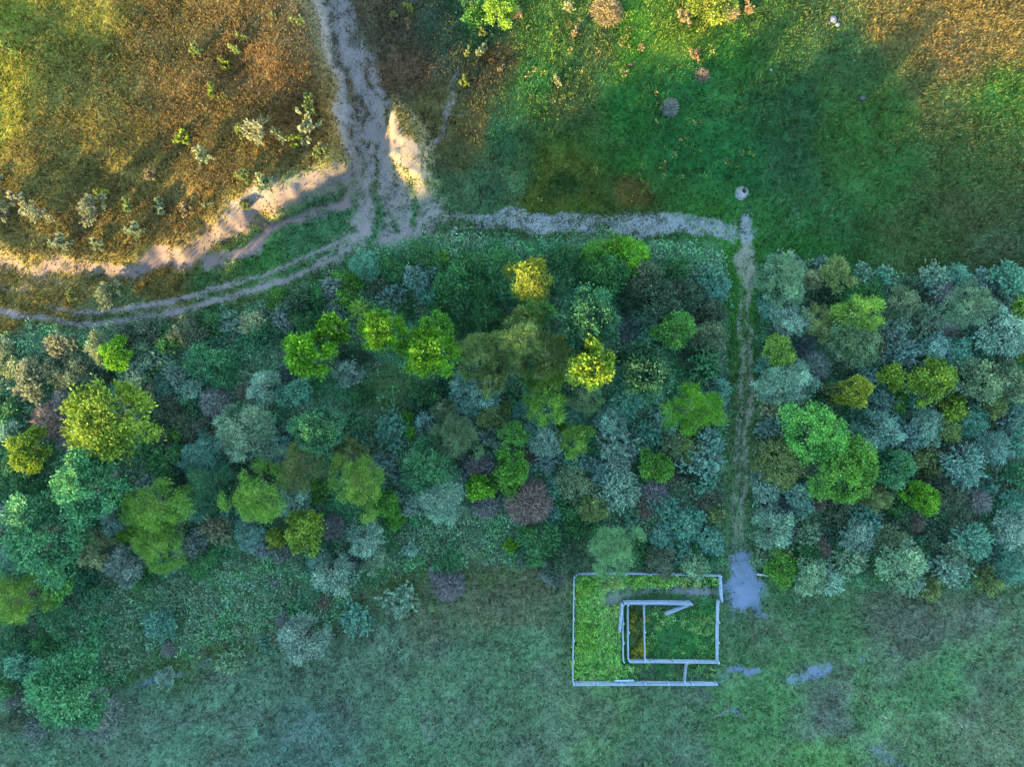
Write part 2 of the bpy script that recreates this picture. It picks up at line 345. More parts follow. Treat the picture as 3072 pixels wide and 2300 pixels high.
def mat_ground():
    m, nt = newmat('meadow_ground')
    g = N(nt, 'ShaderNodeAttribute', attribute_name='gcol').outputs['Color']
    s = N(nt, 'ShaderNodeAttribute', attribute_name='scol').outputs['Color']
    b = N(nt, 'ShaderNodeAttribute', attribute_name='bare').outputs['Fac']
    pos = N(nt, 'ShaderNodeNewGeometry').outputs['Position']
    nf = noise(nt, pos, 5.5, 4, .7); nm = noise(nt, pos, 1.1, 4, .6); ns = noise(nt, pos, 16, 2, .6)
    # bare patches break up into crumbs of earth between tufts
    f = mth(nt, 'ADD', mth(nt, 'MULTIPLY', mth(nt, 'SUBTRACT', nf, .5), 2.6), mth(nt, 'MULTIPLY', mth(nt, 'SUBTRACT', nm, .5), .9))
    f = mth(nt, 'ADD', b, f)
    mr = N(nt, 'ShaderNodeMapRange', interpolation_type='SMOOTHSTEP'); L(nt, f, mr.inputs[0])
    mr.inputs[1].default_value = .40; mr.inputs[2].default_value = .62
    fac = mth(nt, 'MULTIPLY', mr.outputs[0], mth(nt, 'MULTIPLY', b, 6, True))
    k = mth(nt, 'ADD', .55, mth(nt, 'MULTIPLY', nf, .9))
    gg = mixc(nt, 1.0, g, N(nt, 'ShaderNodeCombineColor').outputs[0], 'MULTIPLY')
    cc = nt.nodes[-1]
    comb = [n for n in nt.nodes if n.bl_idname == 'ShaderNodeCombineColor'][0]
    for i in range(3): L(nt, k, comb.inputs[i])
    comb2 = N(nt, 'ShaderNodeCombineColor'); k2 = mth(nt, 'ADD', .1, mth(nt, 'MULTIPLY', mth(nt, 'ADD', mth(nt, 'ADD', ns, nm), nf), .6))
    for i in range(3): L(nt, k2, comb2.inputs[i])
    ss = mixc(nt, 1.0, s, comb2.outputs[0], 'MULTIPLY')
    finish(nt, mixc(nt, fac, gg, ss), .95, 0, (mth(nt, 'ADD', nf, mth(nt, 'MULTIPLY', ns, .5)), .7, .10))
    return m

def mat_col(name, trans=.25, rough=.8):
    m, nt = newmat(name)
    c = N(nt, 'ShaderNodeAttribute', attribute_name='col').outputs['Color']
    finish(nt, c, rough, trans)
    return m

def mat_foliage(name, trans=.3, rough=.65):
    m, nt = newmat(name)
    oi = N(nt, 'ShaderNodeObjectInfo')
    tip = N(nt, 'ShaderNodeAttribute', attribute_name='tip', attribute_type='OBJECT').outputs['Color']
    t = N(nt, 'ShaderNodeAttribute', attribute_name='tint')
    sep = N(nt, 'ShaderNodeSeparateColor'); L(nt, t.outputs['Color'], sep.inputs[0])
    pos = N(nt, 'ShaderNodeNewGeometry').outputs['Position']
    nz = noise(nt, pos, .55, 2)
    f = mth(nt, 'ADD', sep.outputs[1], mth(nt, 'MULTIPLY', mth(nt, 'SUBTRACT', nz, .5), 1.1), True)
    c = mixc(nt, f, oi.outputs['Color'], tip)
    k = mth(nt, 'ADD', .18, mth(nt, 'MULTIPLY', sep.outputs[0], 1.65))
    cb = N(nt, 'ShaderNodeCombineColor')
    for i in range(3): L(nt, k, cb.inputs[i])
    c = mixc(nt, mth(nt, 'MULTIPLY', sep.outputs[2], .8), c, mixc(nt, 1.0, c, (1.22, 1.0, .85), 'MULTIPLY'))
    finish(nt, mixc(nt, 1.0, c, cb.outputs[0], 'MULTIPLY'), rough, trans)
    return m

def mat_bark():
    m, nt = newmat('bark')
    tc = N(nt, 'ShaderNodeTexCoord').outputs['Object']
    nz = noise(nt, tc, 9, 4)
    c = mixc(nt, nz, (.06, .05, .042), (.20, .17, .15))
    finish(nt, c, .95, 0, (nz, .6, .03))
    return m

def mat_wood():
    m, nt = newmat('weathered_wood')
    tc = N(nt, 'ShaderNodeTexCoord').outputs['Object']
    mp = N(nt, 'ShaderNodeMapping'); mp.inputs['Scale'].default_value = (1.5, 14, 14); L(nt, tc, mp.inputs[0])
    nz = noise(nt, mp.outputs[0], 2.2, 4)
    oi = N(nt, 'ShaderNodeObjectInfo').outputs['Random']
    a = mixc(nt, oi, (.29, .39, .51), (.38, .49, .61))
    c = mixc(nt, nz, (.17, .21, .26), a)
    finish(nt, c, .8, 0, (nz, .5, .01))
    return m

def mat_stone(name, a, b, s=3.0):
    m, nt = newmat(name)
    tc = N(nt, 'ShaderNodeTexCoord').outputs['Object']
    nz = noise(nt, tc, s, 5, .65)
    finish(nt, mixc(nt, nz, a, b), .9, 0, (nz, .6, .05))
    return m

M_GROUND = mat_ground(); M_GRASS = mat_col('grass_blades', .3); M_SCRUB = mat_col('undergrowth_leaves', .25)
M_LEAF = mat_foliage('broad_leaves', .30, .6); M_SILVER = mat_foliage('silvery_leaves', .15, .6); M_WILLOW = mat_foliage('willow_leaves', .3, .75); M_TWIG = mat_foliage('bare_twigs', 0.0, .9)
M_BARK = mat_bark(); M_WOOD = mat_wood()
M_EARTH = mat_stone('pale_earth', (.17, .16, .165), (.28, .265, .27)); M_ROCK = mat_stone('grey_rock', (.03, .03, .03), (.09, .09, .09)); M_CHALK = mat_stone('pale_rock', (.10, .11, .13), (.17, .17, .19))

# ------------------------------------------------------------------ ground sheet
ext = np.array([4, 12, 28, 60, 120, 250, 500, 1000, 2500.])
X1 = np.concatenate([-(MX + ext[::-1]), gx, gx[-1] + ext]); Y1 = np.concatenate([-(MY + ext[::-1]), gy, gy[-1] + ext])
XX, YY = np.meshgrid(X1, Y1, indexing='ij')
cx = np.clip(XX, gx[0], gx[-1] - 1e-3); cy = np.clip(YY, gy[0], gy[-1] - 1e-3)
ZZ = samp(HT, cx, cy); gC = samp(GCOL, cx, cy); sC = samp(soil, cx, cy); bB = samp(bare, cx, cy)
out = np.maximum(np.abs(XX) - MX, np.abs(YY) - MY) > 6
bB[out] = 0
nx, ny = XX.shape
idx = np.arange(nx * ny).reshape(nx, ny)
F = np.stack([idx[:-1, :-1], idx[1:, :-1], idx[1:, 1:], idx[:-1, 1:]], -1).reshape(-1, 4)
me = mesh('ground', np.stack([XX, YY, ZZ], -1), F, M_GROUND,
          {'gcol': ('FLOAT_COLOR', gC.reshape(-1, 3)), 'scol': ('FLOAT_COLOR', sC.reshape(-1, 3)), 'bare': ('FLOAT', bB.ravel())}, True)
obj('ground', me, kind='structure')

# added unseen hill that blocks the sun; crest shaped to place the shade edge
SB = [(-200, -140), (-80, -110), (-50, -75), (-42, -56), (-36, -42), (-31, -28), (-27, -2), (-24, 17), (-21, 27), (-17, 32), (-12, 34), (-8, 42), (-3, 48), (2, 53), (6, 56), (10, 57), (16, 63), (30, 71), (80, 85), (200, 60)]
S0 = 190.0
uu = np.concatenate([np.linspace(-420, -100, 24), np.linspace(-95, 95, 96), np.linspace(100, 420, 24)])
ss = np.linspace(-S0 - 150, -S0 + 88, 60)
uf = np.linspace(-420, 420, 1681); sf = np.interp(uf, [a for a, b in SB], [b for a, b in SB])
kr = np.exp(-np.linspace(-2.5, 2.5, 33) ** 2); sf = np.convolve(np.pad(sf, 16, mode='edge'), kr / kr.sum(), mode='valid')
sb = np.interp(uu, uf, sf) + (fbm(uu, uu * 0, 9.0, 15, 2) - .5) * 5
crest = np.maximum((sb + S0) * math.tan(R(SUN_EL)), 2.0) * np.where(np.abs(uu) > 200, np.maximum(0, 1 - (np.abs(uu) - 200) / 220), 1)
U, S = np.meshgrid(uu, ss, indexing='ij')
prof = np.where(S > -S0, np.cos(np.clip((S + S0) / 88, 0, 1) * math.pi) * .5 + .5, np.cos(np.clip((-S - S0) / 150, 0, 1) * math.pi) * .5 + .5)
HZ = crest[:, None] * prof * (1 + 0 * U) - .6
hx = U * SUN_N[0] + S * SUN_D[0]; hy = U * SUN_N[1] + S * SUN_D[1]
idx = np.arange(HZ.size).reshape(HZ.shape)
F = np.stack([idx[:-1, :-1], idx[:-1, 1:], idx[1:, 1:], idx[1:, :-1]], -1).reshape(-1, 4)
hc = np.empty((HZ.size, 3)); hc[:] = (.06, .10, .04)
obj('shade_hill', mesh('shade_hill', np.stack([hx, hy, HZ], -1), F, M_GROUND, {'gcol': ('FLOAT_COLOR', hc), 'scol': ('FLOAT_COLOR', hc), 'bare': ('FLOAT', np.zeros(HZ.size))}, True), kind='structure')

# ------------------------------------------------------------------ leaf cards
def unit(v): return v / (np.linalg.norm(v, axis=-1, keepdims=True) + 1e-9)
def rnd_dir(n): return unit(rng.normal(size=(n, 3)))
def cards(Pt, A, Ln, W):
    """rhombic leaves from point Pt along A; returns verts, quads"""
    n = len(Pt)
    B = unit(np.cross(A, rnd_dir(n)))
    Ln = np.broadcast_to(Ln, (n,))[:, None]; W = np.broadcast_to(W, (n,))[:, None]
    bend = np.array([0, 0, -1.]) * Ln * .12
    V = np.stack([Pt, Pt + A * Ln * .5 + B * W * .5, Pt + A * Ln + bend, Pt + A * Ln * .5 - B * W * .5], 1)
    return V.reshape(-1, 3), np.arange(n * 4).reshape(n, 4)

def blades(Pt, tip, W):
    """grass blades: triangles facing a random way"""
    n = len(Pt); a = rng.random(n) * 6.283
    B = np.stack([np.cos(a), np.sin(a), 0 * a], 1) * W[:, None] * .5
    V = np.stack([Pt + B, Pt - B, tip], 1)
    return V.reshape(-1, 3), np.arange(n * 3).reshape(n, 3)

# ------------------------------------------------------------------ grass (uncountable)
def grass(name, n, hmin, hmax, wid, keep, colf, label, lean=.35, cv=1.0):
    x = rng.uniform(-MX + 1, MX - 1, n); y = rng.uniform(-MY + 1, MY - 1, n)
    k = rng.random(n) < keep(x, y)
    x = x[k]; y = y[k]; n = len(x)
    z = samp(HT, x, y)
    h = rng.uniform(hmin, hmax, n) * (.6 + .8 * vnoise(x / 1.3, y / 1.3, 7))
    off = rng.normal(size=(n, 2)) * lean * h[:, None]
    Pt = np.stack([x, y, z - .03], 1); tip = np.stack([x + off[:, 0], y + off[:, 1], z + h], 1)
    c = colf(x, y) * ((rng.uniform(.45, 1.15, n) + .8 * (rng.random(n) > .93) * cv + 1.0 * cv * (vnoise(x / .38, y / .38, 77) - .5))[:, None].clip(.15, 2.4)) * (1 + (rng.random(n)[:, None] - .5) * np.array((.9, .1, .3)) * cv)
    w = wid * rng.uniform(.6, 1.4, n)
    V, Fc = blades(Pt, tip, w)
    me = mesh(name, V, Fc, M_GRASS, {'col': ('FLOAT_COLOR', np.repeat(c, 3, 0))})
    obj(name, me, kind='stuff', label=label, category='grass')

def gkeep(x, y): return np.clip(samp(GR[..., 4], x, y), 0, 1) * (1 - sstep(.25, .9, samp(bare, x, y) + (fbm(x, y, .7, 131, 2) - .5) * .8) * sstep(0, .2, samp(bare, x, y))) * (1 - .85 * samp(thick, x, y))
def short_c(x, y):
    c = samp(GCOL, x, y)
    g = rng.random(len(x))[:, None]
    pale = (rng.random(len(x)) > .93)[:, None] * (samp(QY, x, y) > 1500)[:, None]
    return c * 1.15 + g * g * np.array((.05, .05, .0)) * .5 + pale * np.array((.07, .075, .06))
TALL = GR[..., 3]
def tall_keep(x, y):
    t = samp(TALL, x, y); m = fbm(x, y, 2.2, 55, 3)
    return gkeep(x, y) * np.clip(t * 1.3 - .25, 0, 1) * sstep(.30, .62, m + t * .25)
def tall_c(x, y):
    c = samp(GCOL, x, y)
    straw = np.array((.22, .155, .065)); t = (rng.random(len(x)) ** 1.6)[:, None] * .6
    return c * (1 - t) + straw * t
grass('meadow_grass', 620000, .16, .46, .15, gkeep, short_c, 'short green meadow grass over the open ground', .5)
grass('dry_grass', 420000, .45, .85, .075, tall_keep, tall_c, 'tall dry tan grass of the upper fields', .28, .6)
def seedf(n0, name):
    x = rng.uniform(-MX + 1, MX - 1, n0); y = rng.uniform(-MY + 1, MY - 1, n0)
    k = rng.random(n0) < tall_keep(x, y); x = x[k]; y = y[k]; n = len(x)
    z = samp(HT, x, y) + rng.uniform(.45, .8, n)
    A = unit(np.stack([rng.normal(size=n) * .35, rng.normal(size=n) * .35, np.ones(n)], 1))
    V, Fc = cards(np.stack([x, y, z], 1), A, rng.uniform(.2, .38, n), rng.uniform(.05, .09, n))
    c = (samp(GCOL, x, y) * .6 + np.array((.12, .085, .04))) * rng.uniform(.6, 1.15, n)[:, None]
    obj(name, mesh(name, V, Fc, M_GRASS, {'col': ('FLOAT_COLOR', np.repeat(c, 4, 0))}), kind='stuff', label='tan seed heads of the tall dry grass', category='grass')
seedf(200000, 'grass_seed_heads')

# undergrowth of the thicket, weeds of the meadow and of the pen (uncountable)
def clumps(name, x, y, r, h, nleaf, ll, lw, cols, label, cat, up=.5):
    n = len(x)
    ci = np.repeat(np.arange(n), nleaf)
    m = len(ci)
    a = rng.random(m) * 6.283; q = np.sqrt(rng.random(m))
    lx = x[ci] + np.cos(a) * q * r[ci]; ly = y[ci] + np.sin(a) * q * r[ci]
    lz = samp(HT, lx, ly) + h[ci] * (1 - q ** 2 * .75) * rng.uniform(.45, 1.0, m)
    A = np.stack([np.cos(a) * q, np.sin(a) * q, np.full(m, up)], 1) + rnd_dir(m) * .7
    V, Fc = cards(np.stack([lx, ly, lz], 1), unit(A), ll * rng.uniform(.6, 1.4, m), lw * rng.uniform(.7, 1.3, m))
    c = cols[ci] * (.75 + .5 * vnoise(lx / .6, ly / .6, 19))[:, None] * rng.uniform(.5, 1.5, m)[:, None]
    obj(name, mesh(name, V, Fc, M_SCRUB, {'col': ('FLOAT_COLOR', np.repeat(c, 4, 0))}), kind='stuff', label=label, category=cat)

def scatter(n, keep, bb=None):
    x0, x1, y0, y1 = (-MX + 1, MX - 1, -MY + 1, MY - 1) if bb is None else ((bb[0] - 1536) / PPM, (bb[2] - 1536) / PPM, (1150 - bb[3]) / PPM, (1150 - bb[1]) / PPM)
    x = rng.uniform(x0, x1, n); y = rng.uniform(y0, y1, n)
    k = rng.random(n) < keep(x, y)
    return x[k], y[k]
PAL = np.array([(.035, .12, .045), (.03, .15, .045), (.05, .15, .08), (.075, .13, .07), (.085, .11, .06), (.08, .18, .10), (.045, .17, .04), (.12, .21, .14)])
def palc(x, y, pal, sc, seed):
    v = fbm(x, y, sc, seed, 3) * 1.6 - .3 + rng.normal(size=len(x)) * .10
    i = np.clip(v, 0, .999) * (len(pal) - 1); j = i.astype(int); f = (i - j)[:, None]
    return pal[j] * (1 - f) + pal[j + 1] * f
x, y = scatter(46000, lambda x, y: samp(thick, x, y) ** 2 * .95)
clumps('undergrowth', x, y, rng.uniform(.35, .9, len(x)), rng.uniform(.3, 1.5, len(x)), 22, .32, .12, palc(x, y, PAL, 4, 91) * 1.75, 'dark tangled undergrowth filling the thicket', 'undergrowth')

SCRUBZ = [(330, 1700), (700, 1620), (1000, 1640), (1100, 1560), (1300, 1540), (1700, 1560), (1730, 1700), (1560, 1740), (1330, 1780), (1150, 1850), (1000, 1900), (820, 1930), (600, 1990), (380, 2030), (150, 2000), (150, 1850)]
scz = polymask(QXw, QYw, SCRUBZ, 50)
PAL2 = np.array([(.04, .10, .04), (.06, .13, .03), (.09, .10, .05), (.10, .075, .055), (.05, .12, .06), (.05, .15, .03), (.12, .13, .04), (.10, .10, .09)])
x, y = scatter(40000, lambda x, y: samp(scz, x, y) * .8)
clumps('low_scrub', x, y, rng.uniform(.2, .5, len(x)), rng.uniform(.15, .6, len(x)), 12, .25, .11, palc(x, y, PAL2, 2.2, 95) * np.array((1.15, 1.7, 1.0)), 'low mixed weedy scrub below the thicket', 'scrub')

def wmask(pts, soft): return polymask(QXw, QYw, pts, soft)
top = np.clip(wmask([(1560, -80), (2200, -80), (2230, 60), (2080, 180), (1980, 250), (1800, 330), (1640, 420), (1560, 330), (1580, 150)], 60) + .25 * wmask([(1560, 100), (2250, 60), (2250, 620), (1560, 640), (1500, 420)], 60), 0, 1)
x, y = scatter(9000, lambda x, y: samp(top, x, y) * sstep(.42, .6, fbm(x, y, 3, 97, 3)))
PAL3 = np.array([(.04, .15, .02), (.08, .20, .02), (.15, .22, .02), (.22, .20, .04), (.30, .20, .09), (.12, .24, .02), (.10, .10, .04)])
clumps('meadow_weeds', x, y, rng.uniform(.15, .45, len(x)), rng.uniform(.3, .9, len(x)), 16, .2, .1, palc(x, y, PAL3, 3.0, 98), 'leafy green and yellowish weeds of the upper meadow', 'weeds')

PENW = [(1726, 1728), (2150, 1728), (2148, 1750), (2040, 1752), (1900, 1758), (1812, 1770), (1808, 1820), (1860, 1812), (1866, 1990), (1900, 2000), (1860, 2036), (1722, 2036)]
pw = polymask(QX, QY, PENW, 5)
PENB = (1700, 1700, 2170, 2060)
x, y = scatter(5600, lambda x, y: samp(pw, x, y) * sstep(.22, .5, fbm(x, y, 1.6, 109, 3)), PENB)
PAL4 = np.array([(.09, .28, .04), (.13, .34, .05), (.19, .36, .06), (.09, .32, .07), (.19, .37, .09), (.17, .33, .13), (.24, .36, .07)])
clumps('pen_weeds', x, y, rng.uniform(.15, .35, len(x)), rng.uniform(.4, .9, len(x)), 22, .19, .11, palc(x, y, PAL4, 3.0, 101) * np.array((1.4, 1.25, 1.2)), 'bright lime nettle growth along the pen fence', 'weeds')
pi_ = np.maximum(polymask(QX, QY, [(1944, 1835), (2145, 1820), (2145, 1968), (1944, 1968)], 8) * .8, polymask(QX, QY, [(1895, 1992), (2140, 1995), (2135, 2035), (1880, 2032)], 8) * .7)
x, y = scatter(5000, lambda x, y: samp(pi_, x, y) * sstep(.36, .58, fbm(x, y, 1.8, 103, 3)), PENB)
PAL5 = np.array([(.03, .14, .035), (.04, .17, .04), (.06, .21, .05), (.10, .25, .06), (.17, .28, .08), (.05, .19, .05)])
clumps('pen_herbs', x, y, rng.uniform(.15, .3, len(x)), rng.uniform(.2, .5, len(x)), 20, .17, .1, palc(x, y, PAL5, 1.8, 104) * 1.4, 'green leafy herbs in the inner pen', 'weeds')
gr = polymask(QX, QY, [(1893, 1835), (1934, 1835), (1936, 1965), (1895, 1965)], 5)
x, y = scatter(9000, lambda x, y: samp(gr, x, y) * sstep(.35, .55, fbm(x, y, 1.2, 106, 3)), PENB)
PAL6 = np.array([(.06, .13, .02), (.10, .17, .02), (.26, .26, .02), (.30, .28, .03), (.10, .15, .02), (.05, .10, .03)])
clumps('goldenrod', x, y, rng.uniform(.12, .3, len(x)), rng.uniform(.5, 1.0, len(x)), 20, .16, .07, palc(x, y, PAL6, 1.0, 107) * 1.2, 'yellow flowering weeds in the narrow fenced strip', 'weeds')
# yellow flower specks
fl = np.zeros_like(GX)
for (px, py, r, v) in [(1310, 730, 50, .6), (1290, 760, 70, .3), (660, 310, 28, .9), (560, 430, 40, .6), (640, 350, 25, .6), (1980, 1690, 55, .4), (1850, 860, 60, .06), (1990, 870, 70, .12), (40, 2140, 70, .3), (700, 380, 60, .2), (1390, 1535, 30, .5), (620, 660, 60, .25), (1640, 1660, 40, .2), (1400, 1800, 500, .006), (700, 1800, 300, .02), (2300, 1700, 40, .3), (1716, 1860, 14, .9), (1705, 1800, 14, .5), (1870, 1995, 12, .9), (2070, 1738, 22, .7)]:
    fl = np.maximum(fl, v * (1 - sstep(r * .4, r, np.hypot(QX - px, QY - py))))
x, y = scatter(160000, lambda x, y: samp(fl, x, y) * .35)
cf = np.array((.42, .32, .01)) * rng.uniform(.6, 1.2, len(x))[:, None]
clumps('yellow_flowers', x, y, np.full(len(x), .1), rng.uniform(.4, .9, len(x)), 6, .12, .08, cf, 'scattered yellow flower heads among the weeds', 'flowers')

# ------------------------------------------------------------------ crowns and stems
def tube(pts, rad, sides=6):
    pts = np.asarray(pts, float); V = []; Fq = []
    for i, p in enumerate(pts):
        d = pts[min(i + 1, len(pts) - 1)] - pts[max(i - 1, 0)]
        d = d / (np.linalg.norm(d) + 1e-9)
        a = np.cross(d, (1, 0, 0) if abs(d[0]) < .8 else (0, 1, 0)); a /= np.linalg.norm(a); b = np.cross(d, a)
        for k in range(sides):
            t = 2 * math.pi * k / sides
            V.append(p + (a * math.cos(t) + b * math.sin(t)) * rad[i])
    for i in range(len(pts) - 1):
        for k in range(sides):
            Fq.append((i * sides + k, i * sides + (k + 1) % sides, (i + 1) * sides + (k + 1) % sides, (i + 1) * sides + k))
    return np.array(V), np.array(Fq)
def join(parts):
    V = []; Fq = []; o = 0
    for v, f in parts: V.append(v); Fq.append(f + o); o += len(v)
    return np.concatenate(V), np.concatenate(Fq)

def trunk_mesh(d, h, multi):
    parts = []
    if multi:
        for k in range(7):
            a = k * 2.4 + rng.random(); r = d * .36
            e = np.array([math.cos(a) * r, math.sin(a) * r, h * rng.uniform(.55, .85)])
            parts.append(tube([(0, 0, -.15), e * [.3, .3, .4], e * [.65, .65, .75], e], [.05 * h ** .5, .04 * h ** .5, .025 * h ** .5, .008], 5))
    else:
        r0 = .028 * h + .03
        parts.append(tube([(0, 0, -.2), (.03 * d, .01 * d, h * .25), (-.02 * d, .03 * d, h * .55), (.02 * d, 0, h * .88)], [r0 * 1.3, r0, r0 * .65, r0 * .15], 8))
        for k in range(9):
            a = k * 2.4; z0 = h * (.22 + .055 * k); r = d * (.40 - .022 * k)
            e = np.array([math.cos(a) * r, math.sin(a) * r, min(h * .93, z0 + h * rng.uniform(.18, .3))])
            parts.append(tube([(0, 0, z0), (e[0] * .5, e[1] * .5, z0 + (e[2] - z0) * .35), e], [r0 * .5, r0 * .3, .01], 5))
    V, Fq = join(parts)
    return mesh('stem', V, Fq, M_BARK, smooth=True)

def crown_data(Pt, A, Ln, W, bright, tipv):
    V, Fq = cards(Pt, A, Ln, W)
    t = np.stack([np.clip(bright, 0, 1), np.clip(tipv, 0, 1), rng.random(len(bright))], 1)
    return V, Fq, np.repeat(t, 4, 0)

def lobed(d, h, n, nl, lobe_r, clump_r, per, leaf, lw, drop=.15, base=.25, updir=.3):
    """crown of lobes, each carrying bunches of leaves"""
    k = np.arange(nl) + .5
    z = 1 - k / nl * 1.15; th = k * 2.39996 + rng.normal(size=nl) * .25
    rr = np.sqrt(np.clip(1 - z * z, 0, 1)) * rng.uniform(.55, 1.2, nl) * (1 + .11 * np.sin(th * 2 + rng.random() * 6) + .08 * np.sin(th * 3 + rng.random() * 6))
    C = np.stack([np.cos(th) * rr * (d / 2 - d * lobe_r * .75), np.sin(th) * rr * (d / 2 - d * lobe_r * .75), h * (base + (1 - base) * .5) + z * rng.uniform(.8, 1.05, nl) * h * (1 - base) * .5 - d * lobe_r * .4], 1)
    LR = d * lobe_r * rng.uniform(.55, 1.3, nl)
    nb = max(nl, n // per)
    li = rng.choice(nl, nb, p=LR ** 2 / (LR ** 2).sum())
    D = rnd_dir(nb); outw = unit(C - np.array([0, 0, h * .45]))
    D = unit(D + outw[li] * .75 + np.array([0, 0, .35]))
    B = C[li] + D * LR[li][:, None] * (rng.random(nb)[:, None] ** .35)
    lb = rng.uniform(-.28, .28, nl)
    bb = np.clip(rng.uniform(.2, .8, nb) + lb[li], 0, 1)
    bi = np.repeat(np.arange(nb), per); m = len(bi)
    Pt = B[bi] + rng.normal(size=(m, 3)) * clump_r * np.array([1, 1, .7])
    q_ = unit(Pt - np.array([0, 0, h * .45])); so_ = rng.random(3) * 40
    Pt[:, :2] *= (.88 + .28 * fbm(q_[:, 0] * 1.3 + q_[:, 2] + so_[0], q_[:, 1] * 1.3 - q_[:, 2] * .7 + so_[1], .9, 7, 3))[:, None]
    fr = rng.random(m) > .84; Pt[fr] += D[bi][fr] * rng.uniform(.1, .32, (fr.sum(), 1)) * (d * .05 + .25) * 2
    Pt[:, 2] = np.maximum(Pt[:, 2], .12 * h)
    A = unit(D[bi] * .9 + rnd_dir(m) * .9 + np.array([0, 0, updir]) - np.array([0, 0, drop]))
    rad = np.hypot(Pt[:, 0], Pt[:, 1]) / (d / 2)
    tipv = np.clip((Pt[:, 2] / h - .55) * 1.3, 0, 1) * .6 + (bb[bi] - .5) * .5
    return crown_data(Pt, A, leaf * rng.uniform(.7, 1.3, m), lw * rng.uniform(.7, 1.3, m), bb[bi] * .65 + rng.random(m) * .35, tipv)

def sprays(d, h, n, nplume, leaf, lw):
    """silvery shrub: plumes of leafy shoots that radiate from the stems"""
    th = np.arange(nplume) * 2.39996 + rng.normal(size=nplume) * .3
    el = np.arccos(np.clip(1 - (np.arange(nplume) + .5) / nplume * 1.0, 0, 1)) * rng.uniform(.85, 1.1, nplume)
    pd = np.stack([np.cos(th) * np.sin(el), np.sin(th) * np.sin(el), np.cos(el)], 1)
    pl = rng.uniform(.7, 1.1, nplume)
    per = 26
    ns = max(nplume, n // per)
    pi = rng.integers(0, nplume, ns)
    sd = unit(pd[pi] + rnd_dir(ns) * .6 + np.array([0, 0, .12]))
    ext_ = np.array([d / 2, d / 2, h * .72])
    r0 = rng.uniform(.2, .68, ns)
    sc_ = np.stack([rng.normal(size=5) * d * .15, rng.normal(size=5) * d * .15, rng.normal(size=5) * h * .07], 1); sc_[0] = 0
    S0_ = sc_[pi % 5] + unit(pd[pi] + rnd_dir(ns) * .34) * r0[:, None] * ext_ * pl[pi][:, None] + np.array([0, 0, h * .26])
    slen = rng.uniform(.14, .28, ns) * (d * .45 + .6) * pl[pi]
    si = np.repeat(np.arange(ns), per); m = len(si)
    t = rng.random(m)
    Pt = S0_[si] + sd[si] * (t * slen[si])[:, None] + np.array([0, 0, -1]) * ((t * slen[si]) ** 2 * .12)[:, None]
    Pt[:, 2] = np.maximum(Pt[:, 2], .06)
    A = unit(sd[si] * .9 + rnd_dir(m) * .75)
    sb_ = rng.uniform(.2, .85, ns)
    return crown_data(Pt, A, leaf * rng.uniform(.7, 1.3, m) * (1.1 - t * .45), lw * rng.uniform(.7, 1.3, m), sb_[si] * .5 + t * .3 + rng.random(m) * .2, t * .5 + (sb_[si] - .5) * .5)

def twigs(d, h, n):
    D = rnd_dir(n); D[:, 2] = np.abs(D[:, 2]) * .9 + .05; D = unit(D)
    r = rng.uniform(.25, .85, n)
    Pt = D * r[:, None] * np.array([d / 2, d / 2, h * .9])
    A = unit(D + rnd_dir(n) * .95 + np.array([0, 0, .3]))
    ln = rng.uniform(.09, .2, n) * d
    return crown_data(Pt, A, ln, np.full(n, .03 + .004 * d), rng.random(n), rng.random(n) * .6)

def star(d, h, n):
    nb = 22; th = np.arange(nb) * 2.39996; lv = np.arange(nb) / nb
    bi = rng.integers(0, nb, n); t = rng.random(n) ** .8
    r = d / 2 * (1 - lv[bi] * .75) * t
    Pt = np.stack([np.cos(th[bi]) * r, np.sin(th[bi]) * r, h * (.35 + lv[bi] * .6) + .12 * h * np.sin(t * 2.2)], 1)
    A = unit(np.stack([np.cos(th[bi]), np.sin(th[bi]), np.full(n, .15)], 1) + rnd_dir(n) * .55)
    return crown_data(Pt, A, .3, .05, rng.random(n), (1 - t) * .9)

SIZES = [(1.3, 700), (2.4, 1700), (4.0, 4200), (6.6, 10500)]
ASPECT = {'L': 1.0, 'W': 1.05, 'S': .78, 'D': .7, 'B': .58, 'F': .8, 'P': 1.1}
def build_crown(t, d, n, v=0):
    h = d * ASPECT[t]
    if t == 'L': r = lobed(d, h, int(n * 1.1), int(8 + d * 3.2), .16, .11 + .012 * d, 12, .26, .16)
    elif t == 'W': r = lobed(d, h, int(n * 1.5), int(9 + d * 4.2), .15, .09 + .01 * d, 10, .22, .075, .05, .2, .5)
    elif t == 'S' and v >= 3: r = lobed(d, h, int(n * 1.35), int(10 + d * 6), .14, .10 + .008 * d, 9, .27, .085, .05, .1, .35)
    elif t == 'S': r = sprays(d, h, int(n * 2.4), int(20 + d * 14), .21, .06)
    elif t == 'D': r = twigs(d, h, int(n * 1.1))
    elif t == 'B': r = lobed(d, h, n, int(8 + d * 3.5), .18, .16, 7, .24, .11, .1, .15, .3)
    elif t == 'F': r = sprays(d, h, int(n * 1.5), int(8 + d * 6), .22, .07)
    else: r = star(d, h, int(n * .9))
    mat = {'L': M_LEAF, 'W': M_WILLOW, 'S': M_SILVER, 'D': M_TWIG, 'B': M_LEAF, 'F': M_SILVER, 'P': M_WILLOW}[t]
    return mesh('crown', r[0], r[1], mat, {'tint': ('FLOAT_COLOR', r[2])})
CACHE = {}
